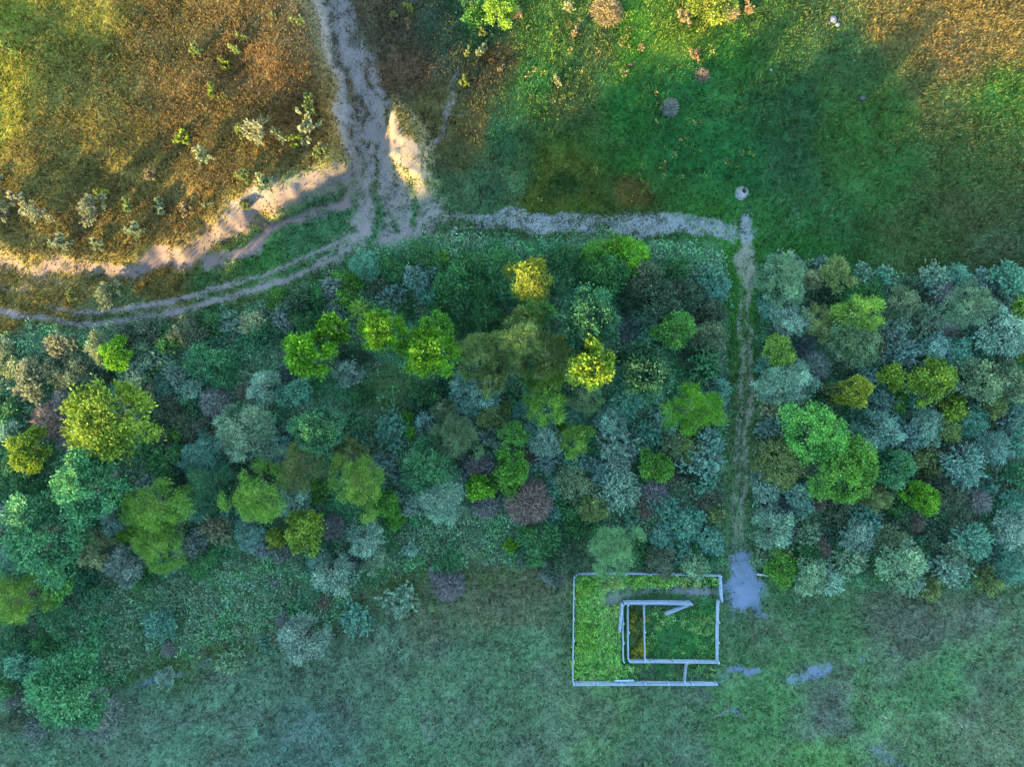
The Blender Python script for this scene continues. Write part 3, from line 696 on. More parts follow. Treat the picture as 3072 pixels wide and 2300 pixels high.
def template(t, d):
    if t == 'P': si = 1
    else: si = min(range(4), key=lambda i: abs(math.log(SIZES[i][0] / d)))
    nv = 6 if t == 'S' else (1 if t == 'P' else 2 if t in 'DF' else 3)
    v = random.randrange(nv)
    key = (t, si, v)
    if key not in CACHE:
        D0, n = SIZES[si]
        CACHE[key] = (build_crown(t, D0, n, v), trunk_mesh(D0, D0 * ASPECT[t], t in 'SDBF'))
    return CACHE[key], SIZES[si][0]

C = {  # leaf colour, colour of the young shoots
 'gold': ((.10, .20, .02), (.18, .26, .03)), 'lime': ((.075, .25, .015), (.13, .31, .02)), 'green': ((.05, .19, .025), (.10, .25, .03)), 'emer': ((.06, .235, .05), (.11, .30, .045)),
 'teal': ((.035, .155, .07), (.07, .21, .075)), 'dteal': ((.025, .12, .07), (.07, .19, .06)), 'olive': ((.105, .185, .055), (.18, .255, .085)), 'will': ((.10, .25, .035), (.19, .32, .05)), 'sage': ((.085, .175, .085), (.16, .23, .11)), 'pale': ((.10, .25, .10), (.17, .32, .14)),
 'silv': ((.11, .23, .16), (.21, .34, .245)), 'blue': ((.085, .205, .16), (.17, .31, .245)), 'stl': ((.055, .20, .135), (.13, .29, .195)), 'gsil': ((.095, .21, .115), (.19, .30, .165)), 'warm': ((.15, .21, .10), (.25, .29, .15)), 'grey': ((.10, .165, .14), (.18, .23, .20)),
 'purp': ((.125, .15, .14), (.18, .20, .19)), 'brn': ((.11, .11, .08), (.16, .145, .105)), 'red': ((.15, .135, .11), (.20, .165, .13)), 'dark': ((.03, .085, .045), (.055, .12, .06)), 'dgrn': ((.028, .13, .045), (.055, .175, .045)), 'mix': ((.055, .105, .06), (.10, .13, .08)), 'dblu': ((.04, .075, .075), (.07, .11, .11)),
 'yel': ((.15, .22, .025), (.23, .29, .035)), 'tan': ((.17, .145, .075), (.24, .20, .10)), 'cream': ((.18, .21, .10), (.28, .29, .16)), 'fgrn': ((.13, .19, .045), (.20, .25, .07)),
}
CNAME = {'gold': 'golden green', 'lime': 'lime green', 'green': 'mid green', 'emer': 'emerald green', 'teal': 'teal green', 'dteal': 'dark teal', 'olive': 'olive green', 'will': 'soft yellow-green', 'sage': 'sage green',
 'silv': 'pale silver', 'blue': 'silvery blue', 'stl': 'silvery teal', 'gsil': 'green-silver', 'warm': 'cream-tipped silver', 'grey': 'dull grey', 'purp': 'purple-grey', 'brn': 'brown', 'red': 'reddish brown', 'dark': 'blackish green', 'dgrn': 'deep green', 'mix': 'dull green', 'dblu': 'dark bluish',
 'pale': 'pale green', 'yel': 'yellow', 'tan': 'tan', 'cream': 'cream', 'fgrn': 'yellow-green'}
KNAME = {'L': ('leafy_tree', 'leafy tree', 'tree'), 'W': ('willow_tree', 'fluffy willow', 'tree'), 'S': ('silver_shrub', 'feathery shrub', 'shrub'), 'D': ('bare_bush', 'bare twiggy bush', 'bush'), 'B': ('low_bush', 'low bush', 'bush'), 'F': ('field_bush', 'wispy bush', 'bush'), 'P': ('young_pine', 'young pine', 'tree')}

PL = []   # px, py, diameter m, type, colour
def reg(x0, y0, items):
    for it in items:
        zx, zy, dz, t, c = it[:5]
        PL.append([x0 + zx / 2.07, y0 + zy / 2.07, dz / 51.75, t, c, it[5] if len(it) > 5 else None, it[6] if len(it) > 6 else 1.0])
#@TREES@
reg(0, 750, [
 (700, 1060, 490, 'L', 'gold', 'big round golden-lit tree, largest yellow crown left of centre', 1.0),
 (180, 1240, 230, 'L', 'gold', 'smaller yellow-lit tree at the left edge beside the big golden one', 1.15), (580, 1430, 400, 'L', 'teal', 'broad green tree below the big golden tree, left tips sunlit', 1.25),
 (1290, 1270, 270, 'S', 'stl', 'round silvery teal shrub like a pincushion, above a teal willow'), (1300, 1440, 290, 'W', 'teal', 'teal green willow under the pincushion-like silvery shrub', .8),
 (1610, 1510, 310, 'W', 'will', 'light green willow between teal willow and the twin tall willows', 1.0), (1870, 1350, 270, 'W', 'olive', 'dark olive willow touching the tall twin-lobed willow on its left', 1.05),
 (980, 1590, 340, 'W', 'will', 'upper, darker willow of the stacked pair in the lower left', 1.0),
 (1930, 660, 260, 'L', 'lime', 'bright lime tree with sunlit left, leftmost of the lime trees', 1.6), (2070, 490, 160, 'L', 'lime', 'small lime tree touching the leftmost lime tree from upper right', 2.0), (1810, 575, 100, 'W', 'lime'),
 (1540, 1140, 330, 'S', 'gsil', 'large sage-silver shrub between big golden tree and dark olive willow', 1.0), (1650, 850, 190, 'S', 'silv'), (1500, 790, 130, 'S', 'gsil'), (1440, 1240, 150, 'S', 'warm'),
 (1530, 880, 140, 'D', 'brn'), (1320, 950, 220, 'D', 'purp'), (1110, 790, 210, 'S', 'silv'), (1180, 870, 130, 'S', 'silv'), (990, 680, 130, 'S', 'silv'), (820, 770, 130, 'S', 'blue'), (890, 690, 110, 'S', 'gsil'),
 (1210, 570, 110, 'S', 'silv'), (1370, 640, 90, 'S', 'stl'), (1420, 450, 150, 'S', 'silv'), (1570, 450, 140, 'S', 'warm'), (1750, 430, 170, 'S', 'grey'), (1720, 310, 130, 'B', 'green'), (1850, 330, 160, 'B', 'dark'), (1640, 520, 150, 'B', 'teal'),
 (2060, 230, 190, 'S', 'grey'), (2080, 370, 110, 'S', 'silv'), (1960, 300, 140, 'B', 'dgrn'), (1900, 450, 170, 'B', 'dgrn'),
 (340, 610, 200, 'S', 'cream', 'cream sunlit shrub just below the track bend, left of the lime-sided one'), (430, 650, 110, 'S', 'warm'), (630, 610, 180, 'S', 'warm'), (720, 650, 170, 'L', 'lime', 'lime sunlit bush just below the rutted track on the left', 1.2),
 (150, 850, 240, 'S', 'cream', 'whitish sunlit shrub near the left edge, brightest of the silver shrubs'), (180, 720, 110, 'S', 'cream'), (20, 620, 120, 'S', 'warm'), (60, 720, 120, 'B', 'warm'), (340, 760, 170, 'B', 'mix'), (500, 760, 180, 'B', 'mix'), (620, 800, 120, 'B', 'mix'),
 (300, 1060, 240, 'D', 'red'), (400, 1190, 150, 'D', 'purp'), (390, 920, 170, 'D', 'purp'), (1300, 690, 230, 'B', 'teal'), (1390, 760, 180, 'B', 'teal'), (1180, 500, 190, 'B', 'mix'), (930, 510, 150, 'B', 'mix'), (1050, 560, 150, 'B', 'dgrn'), (1290, 460, 140, 'B', 'dgrn'), (780, 560, 150, 'B', 'mix'), (870, 600, 120, 'B', 'gsil'),
 (950, 900, 170, 'B', 'mix'), (1060, 990, 200, 'B', 'mix'), (1180, 1090, 170, 'B', 'mix'), (1100, 1140, 90, 'L', 'green'), (1040, 1290, 220, 'B', 'dgrn'), (1010, 1180, 170, 'B', 'mix'), (1080, 1420, 170, 'B', 'dark'), (1260, 1120, 160, 'D', 'red'), (1180, 960, 150, 'B', 'teal'), (1020, 860, 120, 'S', 'stl'),
 (1720, 1230, 140, 'S', 'blue'), (1560, 1330, 200, 'B', 'dark'), (1770, 1130, 110, 'S', 'stl'), (1840, 890, 160, 'S', 'stl'), (1780, 760, 130, 'D', 'dblu'), (1930, 830, 100, 'B', 'dgrn'),
 (60, 1130, 140, 'S', 'silv'), (40, 1310, 220, 'B', 'teal'), (190, 1450, 220, 'B', 'teal'), (50, 1480, 180, 'B', 'teal'), (30, 980, 150, 'B', 'dgrn'), (120, 1580, 160, 'S', 'grey'), (900, 1470, 200, 'S', 'blue'), (840, 1570, 130, 'S', 'blue'), (1200, 1590, 170, 'S', 'stl'), (1830, 1550, 190, 'S', 'silv'), (1960, 1500, 130, 'B', 'green'), (1360, 1560, 140, 'B', 'dteal'), (760, 1550, 130, 'B', 'dark'), (950, 1160, 90, 'D', 'dblu'),
 (2000, 1110, 270, 'L', 'dteal', 'dark teal tree with bright yellow sunlit patch, above the twin tall willows', 2.3), (430, 270, 100, 'F', 'fgrn'), (630, 285, 170, 'F', 'warm', 'pale feathery bush alone on the dry verge above the rutted track'),
])
reg(1024, 750, [
 (150, 100, 170, 'S', 'stl'), (470, 160, 160, 'S', 'blue'), (530, 270, 120, 'S', 'stl'), (330, 260, 160, 'S', 'blue'), (230, 190, 150, 'B', 'mix'), (40, 200, 150, 'B', 'green'), (30, 290, 110, 'L', 'green'), (115, 370, 170, 'P', 'will', 'star-shaped young pine with pale orange centre, above-left of a yellow-lit tree'),
 (265, 510, 270, 'L', 'lime', 'tree with bright yellow sunlit left half, right of the leftmost lime tree', 1.85), (550, 640, 320, 'L', 'lime', 'vivid lime tree with yellow centre streak, right of the clearing', 1.6), (600, 470, 170, 'L', 'green'), (400, 380, 110, 'B', 'dgrn'),
 (1180, 190, 260, 'W', 'yel', 'bright yellow round-topped tree, topmost of the tall trees', 1.9), (1210, 380, 190, 'L', 'emer', 'vivid green low tree right under the bright yellow round-topped tree', .6), (1030, 250, 190, 'B', 'teal'), (1370, 200, 170, 'B', 'teal'), (1290, 120, 150, 'B', 'dgrn'),
 (860, 650, 270, 'W', 'olive', 'olive willow right of the vivid lime tree', 1.5), (930, 800, 190, 'W', 'olive', None, 1.5), (1110, 560, 300, 'W', 'olive', 'tall pale olive willow in the centre of the grove, highest of the olive ones', 1.5), (1130, 430, 150, 'W', 'olive', None, 1.5), (1080, 690, 180, 'W', 'olive', None, 1.5),
 (1290, 660, 250, 'W', 'olive', None, 1.5), (1340, 590, 140, 'W', 'olive', None, 1.5), (1290, 770, 190, 'W', 'will', None, 1.5), (1200, 790, 130, 'W', 'will'), (1270, 940, 220, 'W', 'will', 'yellow-green willow below the middle of the olive grove'),
 (1550, 720, 260, 'L', 'gold', 'tree with orange-gold sunlit speckled crown, right of the olive willows', 2.4), (1520, 940, 170, 'W', 'sage'), (1540, 430, 350, 'L', 'dteal', 'dark teal broad tree with yellow tips, right of the bright yellow tree', 1.45), (1860, 760, 350, 'L', 'dteal', 'dark teal broad tree with few yellow tips, right of the orange-gold tree', 1.55),
 (1690, 320, 120, 'B', 'dteal'), (1770, 480, 220, 'D', 'dblu', 'dark bluish bare bush between two dark teal broad trees'), (1960, 330, 250, 'B', 'dark'), (1880, 190, 220, 'B', 'mix'), (1650, 150, 250, 'B', 'dgrn'), (1500, 170, 150, 'B', 'dgrn'), (1800, 330, 140, 'B', 'dark'), (2060, 250, 160, 'B', 'mix'), (2050, 130, 150, 'B', 'dgrn'),
 (2070, 510, 210, 'L', 'emer', 'bright green tree left of the narrow path, nearest its upper half', 1.0), (1900, 480, 150, 'S', 'stl'), (1990, 600, 130, 'B', 'dteal'), (2180, 990, 300, 'W', 'lime', 'lime willow left of the narrow path, largest bright crown there', 1.15),
 (850, 880, 260, 'S', 'blue'), (740, 900, 130, 'S', 'blue'), (640, 1000, 140, 'W', 'sage'), (710, 1160, 280, 'W', 'sage', 'round grey-sage willow below the olive grove, upper left of purple bush'), (930, 1030, 140, 'W', 'olive'), (1030, 990, 80, 'W', 'olive'),
 (920, 1170, 150, 'S', 'silv'), (1065, 1150, 165, 'L', 'emer', 'small emerald round tree like a rosette, among silvery shrubs near centre', 1.1), (1240, 1060, 160, 'S', 'stl'), (1270, 1180, 200, 'S', 'silv'), (1290, 1310, 170, 'S', 'blue'), (1450, 1170, 170, 'W', 'will', 'pale yellow-green willow amid silver shrubs right of the emerald rosette tree'), (1380, 1090, 80, 'W', 'will'), (1470, 1290, 170, 'S', 'stl'), (1410, 1020, 120, 'S', 'stl'),
 (1670, 1060, 180, 'S', 'blue'), (1690, 1190, 250, 'S', 'silv', 'large pale silver shrub left of the lime willow by the path'), (1730, 1310, 140, 'S', 'silv'), (1900, 1130, 200, 'S', 'stl'), (420, 1080, 130, 'B', 'green'), (540, 1070, 150, 'S', 'blue'), (290, 1100, 210, 'S', 'stl'), (200, 1200, 120, 'S', 'gsil'), (240, 1320, 180, 'S', 'blue'), (330, 1400, 120, 'S', 'blue'),
 (530, 1340, 310, 'L', 'teal', 'rounded teal green tree left of the purple bare bush', .95), (850, 1360, 200, 'D', 'purp', 'round purple bare bush in the middle of the thicket'), (1060, 1350, 200, 'L', 'green'), (1050, 1460, 140, 'L', 'green'), (850, 1480, 140, 'L', 'lime', 'small yellow-lime bush directly below the purple bare bush'), (960, 1430, 110, 'L', 'green'),
 (600, 1510, 280, 'S', 'silv'), (420, 1480, 150, 'S', 'stl'), (700, 1430, 140, 'S', 'silv'), (460, 1600, 190, 'S', 'silv'), (100, 1440, 320, 'W', 'will', 'tall twin-lobed willow in the lower middle, largest willow', 1.1), (60, 1270, 220, 'W', 'olive', 'olive willow pressed against the top of the largest willow', 1.0), (280, 1570, 170, 'L', 'green'),
 (1170, 1580, 310, 'D', 'red', 'big reddish brown bare bush below the middle of the thicket'), (900, 1590, 190, 'D', 'purp'), (1310, 1490, 120, 'S', 'stl'), (1160, 1440, 80, 'S', 'silv'), (1450, 1450, 210, 'B', 'sage'), (1740, 1490, 290, 'S', 'silv', 'largest pale silver shrub above the wooden pen'), (1560, 1600, 160, 'W', 'olive'), (1940, 1350, 190, 'L', 'green'), (2060, 1210, 170, 'B', 'sage'), (2040, 1590, 190, 'S', 'stl'), (1950, 1500, 170, 'D', 'purp'), (2050, 1400, 150, 'B', 'mix'), (1430, 1590, 140, 'B', 'dgrn'), (1600, 1380, 120, 'S', 'blue'), (1850, 1420, 120, 'B', 'teal'),
 (60, 1050, 200, 'S', 'teal'), (50, 770, 160, 'S', 'silv'), (30, 640, 110, 'B', 'dark'), (700, 200, 230, 'B', 'dgrn'), (640, 330, 160, 'B', 'dgrn'), (740, 320, 170, 'B', 'teal'), (880, 260, 190, 'B', 'dgrn'), (1000, 110, 210, 'B', 'dgrn'), (500, 60, 200, 'B', 'dgrn'), (580, 80, 130, 'B', 'green'), (800, 100, 190, 'B', 'dgrn'), (1400, 70, 200, 'B', 'dgrn'), (1560, 40, 170, 'B', 'green'), (1800, 40, 200, 'B', 'lime'), (1690, 0, 150, 'B', 'lime'), (330, 120, 180, 'B', 'dgrn'), (900, 400, 190, 'B', 'dgrn'), (950, 500, 120, 'B', 'dgrn'), (760, 470, 130, 'B', 'dgrn'),
 (780, 1010, 140, 'D', 'dblu'), (1950, 950, 150, 'S', 'stl'), (1620, 960, 140, 'S', 'dteal'), (1080, 930, 150, 'S', 'dteal'), (1760, 960, 150, 'S', 'stl'), (2010, 1060, 140, 'S', 'blue'), (1110, 1010, 110, 'S', 'stl'), (640, 860, 120, 'B', 'dteal'), (520, 900, 140, 'B', 'dgrn'), (450, 960, 130, 'B', 'dark'), (130, 900, 110, 'B', 'dgrn'), (100, 1150, 120, 'S', 'stl'), (850, 1260, 110, 'B', 'dgrn'), (1180, 1280, 130, 'D', 'brn'), (1550, 1100, 100, 'S', 'stl'), (130, 680, 110, 'B', 'dark'),
])
reg(2048, 750, [
 (200, 170, 200, 'S', 'stl'), (270, 240, 120, 'S', 'stl'), (60, 300, 170, 'B', 'dark'), (180, 390, 150, 'B', 'mix'), (200, 540, 210, 'B', 'sage'), (100, 430, 120, 'B', 'mix'), (210, 750, 250, 'S', 'teal', 'big silvery teal bush hugging the narrow path from the left'), (280, 880, 160, 'S', 'stl'), (60, 690, 130, 'B', 'dark'), (370, 960, 100, 'S', 'blue'), (290, 1020, 110, 'S', 'gsil'),
 (230, 1170, 210, 'S', 'blue'), (200, 1290, 240, 'S', 'blue', 'palest silvery blue shrub beside the lower half of the narrow path'), (190, 1450, 190, 'S', 'stl'), (265, 1530, 130, 'B', 'mix'), (150, 1560, 140, 'D', 'brn'), (60, 1420, 150, 'B', 'dark'), (50, 1240, 170, 'B', 'olive'), (70, 1120, 120, 'B', 'mix'),
 (620, 190, 280, 'S', 'gsil', 'wide green-silver shrub at the upper left corner of the right thicket'), (540, 110, 140, 'S', 'stl'), (500, 350, 120, 'S', 'stl'), (690, 110, 110, 'S', 'silv'), (800, 190, 120, 'S', 'warm'), (950, 160, 180, 'L', 'olive'), (1120, 150, 120, 'S', 'silv'), (1260, 150, 150, 'S', 'stl'), (500, 240, 120, 'B', 'teal'), (870, 100, 90, 'S', 'blue'),
 (660, 430, 220, 'S', 'silv'), (840, 450, 180, 'W', 'olive'), (1080, 410, 240, 'W', 'will', 'green willow right above the speckled silver-yellow tree'), (1060, 570, 280, 'L', 'sage', 'speckled silver-yellow round tree in the upper right thicket', 1.0), (1010, 270, 180, 'B', 'dgrn'), (1160, 260, 170, 'B', 'dgrn'), (900, 300, 140, 'B', 'dark'),
 (1340, 340, 180, 'L', 'sage'), (1300, 480, 200, 'S', 'silv'), (1225, 600, 90, 'S', 'warm'), (1550, 160, 200, 'S', 'silv'), (1630, 250, 170, 'D', 'purp', 'purple bare bush near the top edge of the right thicket'), (1780, 350, 270, 'S', 'gsil', 'large sage-silver shrub right of the purple bare bush'), (1560, 400, 200, 'S', 'gsil'), (1850, 190, 140, 'S', 'blue'), (1920, 250, 140, 'D', 'dblu'), (1700, 150, 120, 'S', 'stl'), (1440, 240, 120, 'B', 'dark'),
 (2060, 170, 210, 'S', 'stl'), (2090, 380, 150, 'L', 'will'), (1980, 350, 130, 'S', 'silv'), (1990, 520, 260, 'S', 'silv'), (1900, 600, 140, 'S', 'stl'), (2110, 620, 130, 'L', 'gold', 'small golden tree cut by the right edge of the photo'), (2080, 480, 120, 'S', 'blue'), (1800, 520, 120, 'S', 'stl'),
 (600, 640, 180, 'L', 'will', 'yellow-green branchy tree above the whitish shrub beside the path'), (480, 700, 140, 'S', 'stl'), (480, 560, 130, 'B', 'teal'), (830, 720, 200, 'D', 'grey', 'round grey-brown bare bush left of the speckled silver-yellow tree'), (770, 590, 150, 'D', 'dblu'), (600, 830, 290, 'S', 'silv', 'big whitish shrub right of the narrow path'), (580, 940, 230, 'S', 'warm'), (700, 900, 140, 'S', 'silv'),
 (510, 1090, 210, 'S', 'blue'), (640, 1080, 140, 'S', 'stl'), (1060, 890, 170, 'L', 'yel', 'orange-yellow small tree in the right thicket', 1.5), (930, 880, 110, 'L', 'olive'), (1130, 800, 170, 'S', 'blue'), (1300, 780, 140, 'L', 'gold'), (1210, 880, 120, 'S', 'stl'), (1020, 740, 110, 'B', 'dark'), (860, 900, 130, 'B', 'dteal'),
 (1540, 810, 240, 'L', 'gold', 'yellow-green tree with orange tips, right of the orange-yellow small tree', 1.0), (1840, 800, 240, 'L', 'sage', 'sage green tree right of the yellow-green one with orange tips'), (2030, 830, 210, 'L', 'sage'), (1400, 640, 250, 'S', 'blue'), (1580, 620, 200, 'S', 'blue'), (1720, 650, 150, 'S', 'stl'), (1420, 900, 140, 'S', 'stl'), (1690, 880, 130, 'S', 'blue'),
 (1680, 990, 150, 'L', 'gold'), (1340, 930, 120, 'B', 'green'), (1240, 970, 170, 'S', 'blue'), (820, 1130, 350, 'L', 'emer', 'largest bright green tree in the right thicket', 1.05), (1000, 1350, 360, 'L', 'green', 'mid green broad tree touching the largest bright green tree below right', .95),
 (600, 1320, 300, 'B', 'olive', 'wide olive bush left of the two touching bright green trees'), (480, 1200, 160, 'B', 'mix'), (470, 1470, 150, 'S', 'silv'), (480, 1580, 160, 'S', 'silv'), (610, 1600, 170, 'D', 'dblu'), (720, 1530, 150, 'S', 'blue'), (1180, 1130, 250, 'S', 'blue'), (1420, 1130, 250, 'S', 'blue'), (1530, 1090, 190, 'S', 'silv'), (1480, 990, 170, 'S', 'stl'), (1080, 1030, 130, 'S', 'stl'),
 (1300, 1370, 210, 'L', 'teal'), (1250, 1290, 130, 'L', 'teal'), (1190, 1540, 170, 'W', 'olive'), (1070, 1500, 120, 'S', 'silv'), (850, 1570, 140, 'D', 'brn'), (980, 1570, 130, 'B', 'mix'), (1475, 1530, 180, 'L', 'lime', 'small lime tree standing alone in the lower right thicket', 1.2), (1510, 1330, 160, 'B', 'olive'), (1560, 1450, 130, 'B', 'mix'), (1400, 1440, 130, 'B', 'dark'), (1280, 1480, 120, 'S', 'gsil'), (1350, 1600, 130, 'B', 'dgrn'),
 (1780, 1320, 320, 'S', 'blue', 'broadest silvery blue shrub in the lower right thicket'), (1900, 1460, 150, 'S', 'stl'), (1690, 1240, 150, 'B', 'mix'), (1930, 1220, 180, 'S', 'blue'), (1790, 1060, 190, 'S', 'stl'), (1650, 1120, 140, 'W', 'olive'), (2040, 1060, 200, 'S', 'blue'), (1930, 960, 140, 'W', 'olive'), (2090, 1230, 170, 'S', 'stl'), (2080, 1390, 140, 'L', 'teal'), (1850, 1560, 210, 'D', 'purp'), (2060, 1590, 180, 'S', 'stl'), (1640, 1520, 190, 'B', 'mix'), (1720, 1430, 130, 'B', 'dteal'), (2010, 1490, 120, 'B', 'mix'), (2000, 1320, 130, 'S', 'gsil'), (2060, 950, 110, 'S', 'stl'),
])
reg(2048, 1500, [
 (560, 180, 220, 'S', 'silv'), (790, 200, 200, 'S', 'gsil'), (590, 290, 150, 'S', 'warm'), (480, 360, 130, 'S', 'gsil'), (870, 300, 160, 'D', 'brn'), (1150, 110, 220, 'S', 'stl'), (1090, 210, 200, 'S', 'silv'), (1060, 370, 230, 'S', 'gsil'), (800, 460, 210, 'S', 'gsil'), (900, 490, 150, 'S', 'silv'), (620, 420, 200, 'B', 'green'), (760, 340, 150, 'B', 'dgrn'), (660, 120, 120, 'D', 'grey'),
 (1370, 390, 250, 'S', 'gsil', 'big green-silver shrub at the lower edge of the right thicket'), (1440, 490, 190, 'S', 'silv'), (1290, 230, 180, 'B', 'sage'), (1430, 290, 130, 'B', 'dteal'), (1830, 260, 300, 'S', 'stl', 'widest silvery teal shrub in the bottom right of the thicket'), (1650, 450, 220, 'S', 'silv'), (1680, 320, 160, 'S', 'gsil'), (2030, 420, 190, 'S', 'stl'), (1960, 330, 140, 'S', 'stl'), (2060, 170, 210, 'S', 'silv'), (1740, 130, 170, 'B', 'mix'), (1450, 140, 170, 'D', 'brn'), (1330, 120, 150, 'B', 'dark'), (1560, 220, 150, 'B', 'dark'), (1900, 490, 150, 'B', 'olive'), (1540, 540, 110, 'B', 'olive'), (1230, 440, 120, 'B', 'dgrn'), (960, 130, 130, 'B', 'mix'), (950, 240, 120, 'B', 'dteal'),
 (30, 150, 160, 'S', 'stl'), (200, 255, 150, 'S', 'stl'), (20, 310, 150, 'S', 'stl'), (80, 400, 140, 'S', 'gsil'), (210, 360, 110, 'B', 'teal'), (120, 60, 110, 'B', 'mix'), (110, 300, 120, 'B', 'dgrn'), (250, 80, 90, 'B', 'olive'),
])
reg(1024, 1500, [
 (1690, 310, 290, 'W', 'pale', 'fluffy pale green willow overhanging the north fence of the pen', .75), (1990, 220, 130, 'S', 'stl'), (1980, 370, 170, 'B', 'mix'), (1850, 330, 120, 'B', 'dgrn'), (150, 260, 220, 'S', 'silv'), (215, 370, 150, 'S', 'gsil'), (50, 390, 130, 'S', 'grey'), (390, 630, 230, 'S', 'silv', 'pale silver shrub alone in the grass, lower middle of the photo'), (660, 540, 190, 'D', 'purp', 'purple-grey bare bush left of the pen at the grass edge'), (600, 460, 140, 'D', 'purp'), (430, 310, 70, 'S', 'silv'),
 (60, 740, 200, 'S', 'stl', 'round silvery teal shrub in the grass, lower edge of the scrub'), (10, 480, 120, 'S', 'stl'), (650, 380, 140, 'B', 'teal'), (1050, 280, 70, 'L', 'lime'), (1230, 250, 250, 'B', 'dgrn'), (1400, 360, 200, 'B', 'dark'), (1150, 350, 100, 'S', 'grey'), (1320, 80, 90, 'S', 'stl'), (1500, 170, 160, 'B', 'dgrn'), (1800, 120, 130, 'S', 'stl'), (1900, 60, 150, 'D', 'brn'), (1320, 460, 120, 'B', 'grey'), (330, 130, 100, 'L', 'green'),
])
reg(0, 1500, [
 (280, 190, 470, 'L', 'teal', 'broad dark teal tree with pale left side, lower left of the photo', .85), (620, 300, 220, 'S', 'warm'), (780, 410, 230, 'S', 'grey'), (720, 110, 180, 'S', 'blue'), (1180, 280, 160, 'S', 'grey'), (1000, 260, 310, 'W', 'will', 'lower, lighter willow of the stacked pair in the lower left', .9), (790, 205, 120, 'W', 'will'), (120, 610, 330, 'W', 'will', 'light green willow cut by the left edge, lowest willow', .9), (370, 510, 200, 'L', 'emer', 'emerald small tree beside the lowest willow at left', 1.0), (350, 390, 110, 'L', 'emer'),
 (1310, 170, 210, 'S', 'warm'), (1550, 210, 170, 'S', 'blue'), (1430, 90, 140, 'S', 'stl'), (1890, 200, 240, 'L', 'gold', 'yellow tree with orange tips left of a purple bush, lower left', .9), (1720, 230, 110, 'L', 'gold'), (2050, 180, 180, 'D', 'purp'), (2060, 450, 220, 'S', 'silv'), (1980, 360, 130, 'S', 'stl'), (1230, 390, 190, 'B', 'dgrn'), (990, 780, 160, 'S', 'stl', 'lone silvery teal shrub in the scrub of the lower left'), (1890, 840, 250, 'S', 'silv', 'wide pale silver shrub at the lower scrub edge, lower left half'), (1650, 900, 120, 'S', 'stl'), (1420, 1030, 180, 'S', 'gsil', 'faint green-silver shrub out in the lower left grass'), (1030, 1100, 110, 'S', 'silv'), (1700, 520, 70, 'D', 'purp'), (1830, 660, 80, 'B', 'teal'),
 (450, 1180, 440, 'L', 'teal', 'broad green tree near the bottom left corner', .8), (620, 1340, 230, 'S', 'grey'), (140, 1010, 150, 'S', 'stl'), (70, 1250, 120, 'D', 'purp'), (340, 720, 190, 'B', 'teal'), (80, 880, 170, 'B', 'teal'), (60, 1120, 150, 'B', 'dgrn'), (200, 1420, 170, 'S', 'grey'), (60, 330, 190, 'S', 'blue'), (30, 90, 160, 'S', 'grey'), (500, 440, 150, 'S', 'dteal'), (580, 560, 150, 'B', 'dteal'), (880, 480, 150, 'B', 'dgrn'), (1740, 340, 130, 'D', 'purp'), (1040, 930, 120, 'D', 'purp'), (1760, 740, 110, 'D', 'purp'), (2010, 640, 100, 'D', 'brn'), (1630, 300, 110, 'S', 'grey'), (90, 1380, 120, 'B', 'mix'), (280, 880, 130, 'B', 'dgrn'),
])
reg(0, 0, [
 (1255, 350, 110, 'F', 'fgrn', 'round yellow-green bush casting a shadow, alone in the brown field'), (1545, 295, 70, 'F', 'fgrn'), (1750, 195, 50, 'F', 'fgrn'), (1915, 215, 75, 'F', 'fgrn', 'yellow-green tuft bush on the left rim of the sandy track'), (1440, 440, 70, 'F', 'yel'), (1520, 375, 70, 'F', 'fgrn'), (1370, 630, 80, 'F', 'yel'), (1450, 655, 55, 'F', 'fgrn'), (1950, 700, 120, 'F', 'fgrn'),
 (1630, 870, 190, 'F', 'cream', 'pale spreading bush in the brown field near the track bend'), (1555, 880, 90, 'F', 'fgrn'), (1775, 890, 90, 'F', 'warm'), (1950, 850, 160, 'F', 'cream', 'pale bush beside the sandy track, right of the pale spreading one'), (1880, 920, 90, 'F', 'yel'), (2050, 1000, 140, 'F', 'fgrn'), (1310, 1010, 130, 'F', 'warm'), (980, 1100, 100, 'F', 'tan'), (585, 1320, 190, 'F', 'cream', 'large pale round bush in the left field, long shadow to its upper right'), (1690, 1190, 160, 'F', 'warm'), (1570, 1150, 120, 'F', 'fgrn'), (1560, 1290, 100, 'F', 'fgrn'), (1040, 1320, 90, 'F', 'warm'), (1340, 1310, 60, 'F', 'warm'), (1190, 1330, 80, 'F', 'tan'), (870, 1450, 130, 'F', 'warm'), (260, 1340, 180, 'F', 'cream'), (390, 1520, 150, 'F', 'warm'), (140, 1250, 130, 'F', 'cream'), (40, 1320, 160, 'F', 'cream'), (30, 1130, 80, 'F', 'warm'), (620, 1520, 110, 'F', 'warm'), (690, 370, 55, 'F', 'fgrn'), (840, 1310, 90, 'F', 'fgrn'), (650, 1210, 70, 'F', 'yel'), (1160, 880, 90, 'F', 'yel'), (100, 330, 90, 'F', 'fgrn'),
])
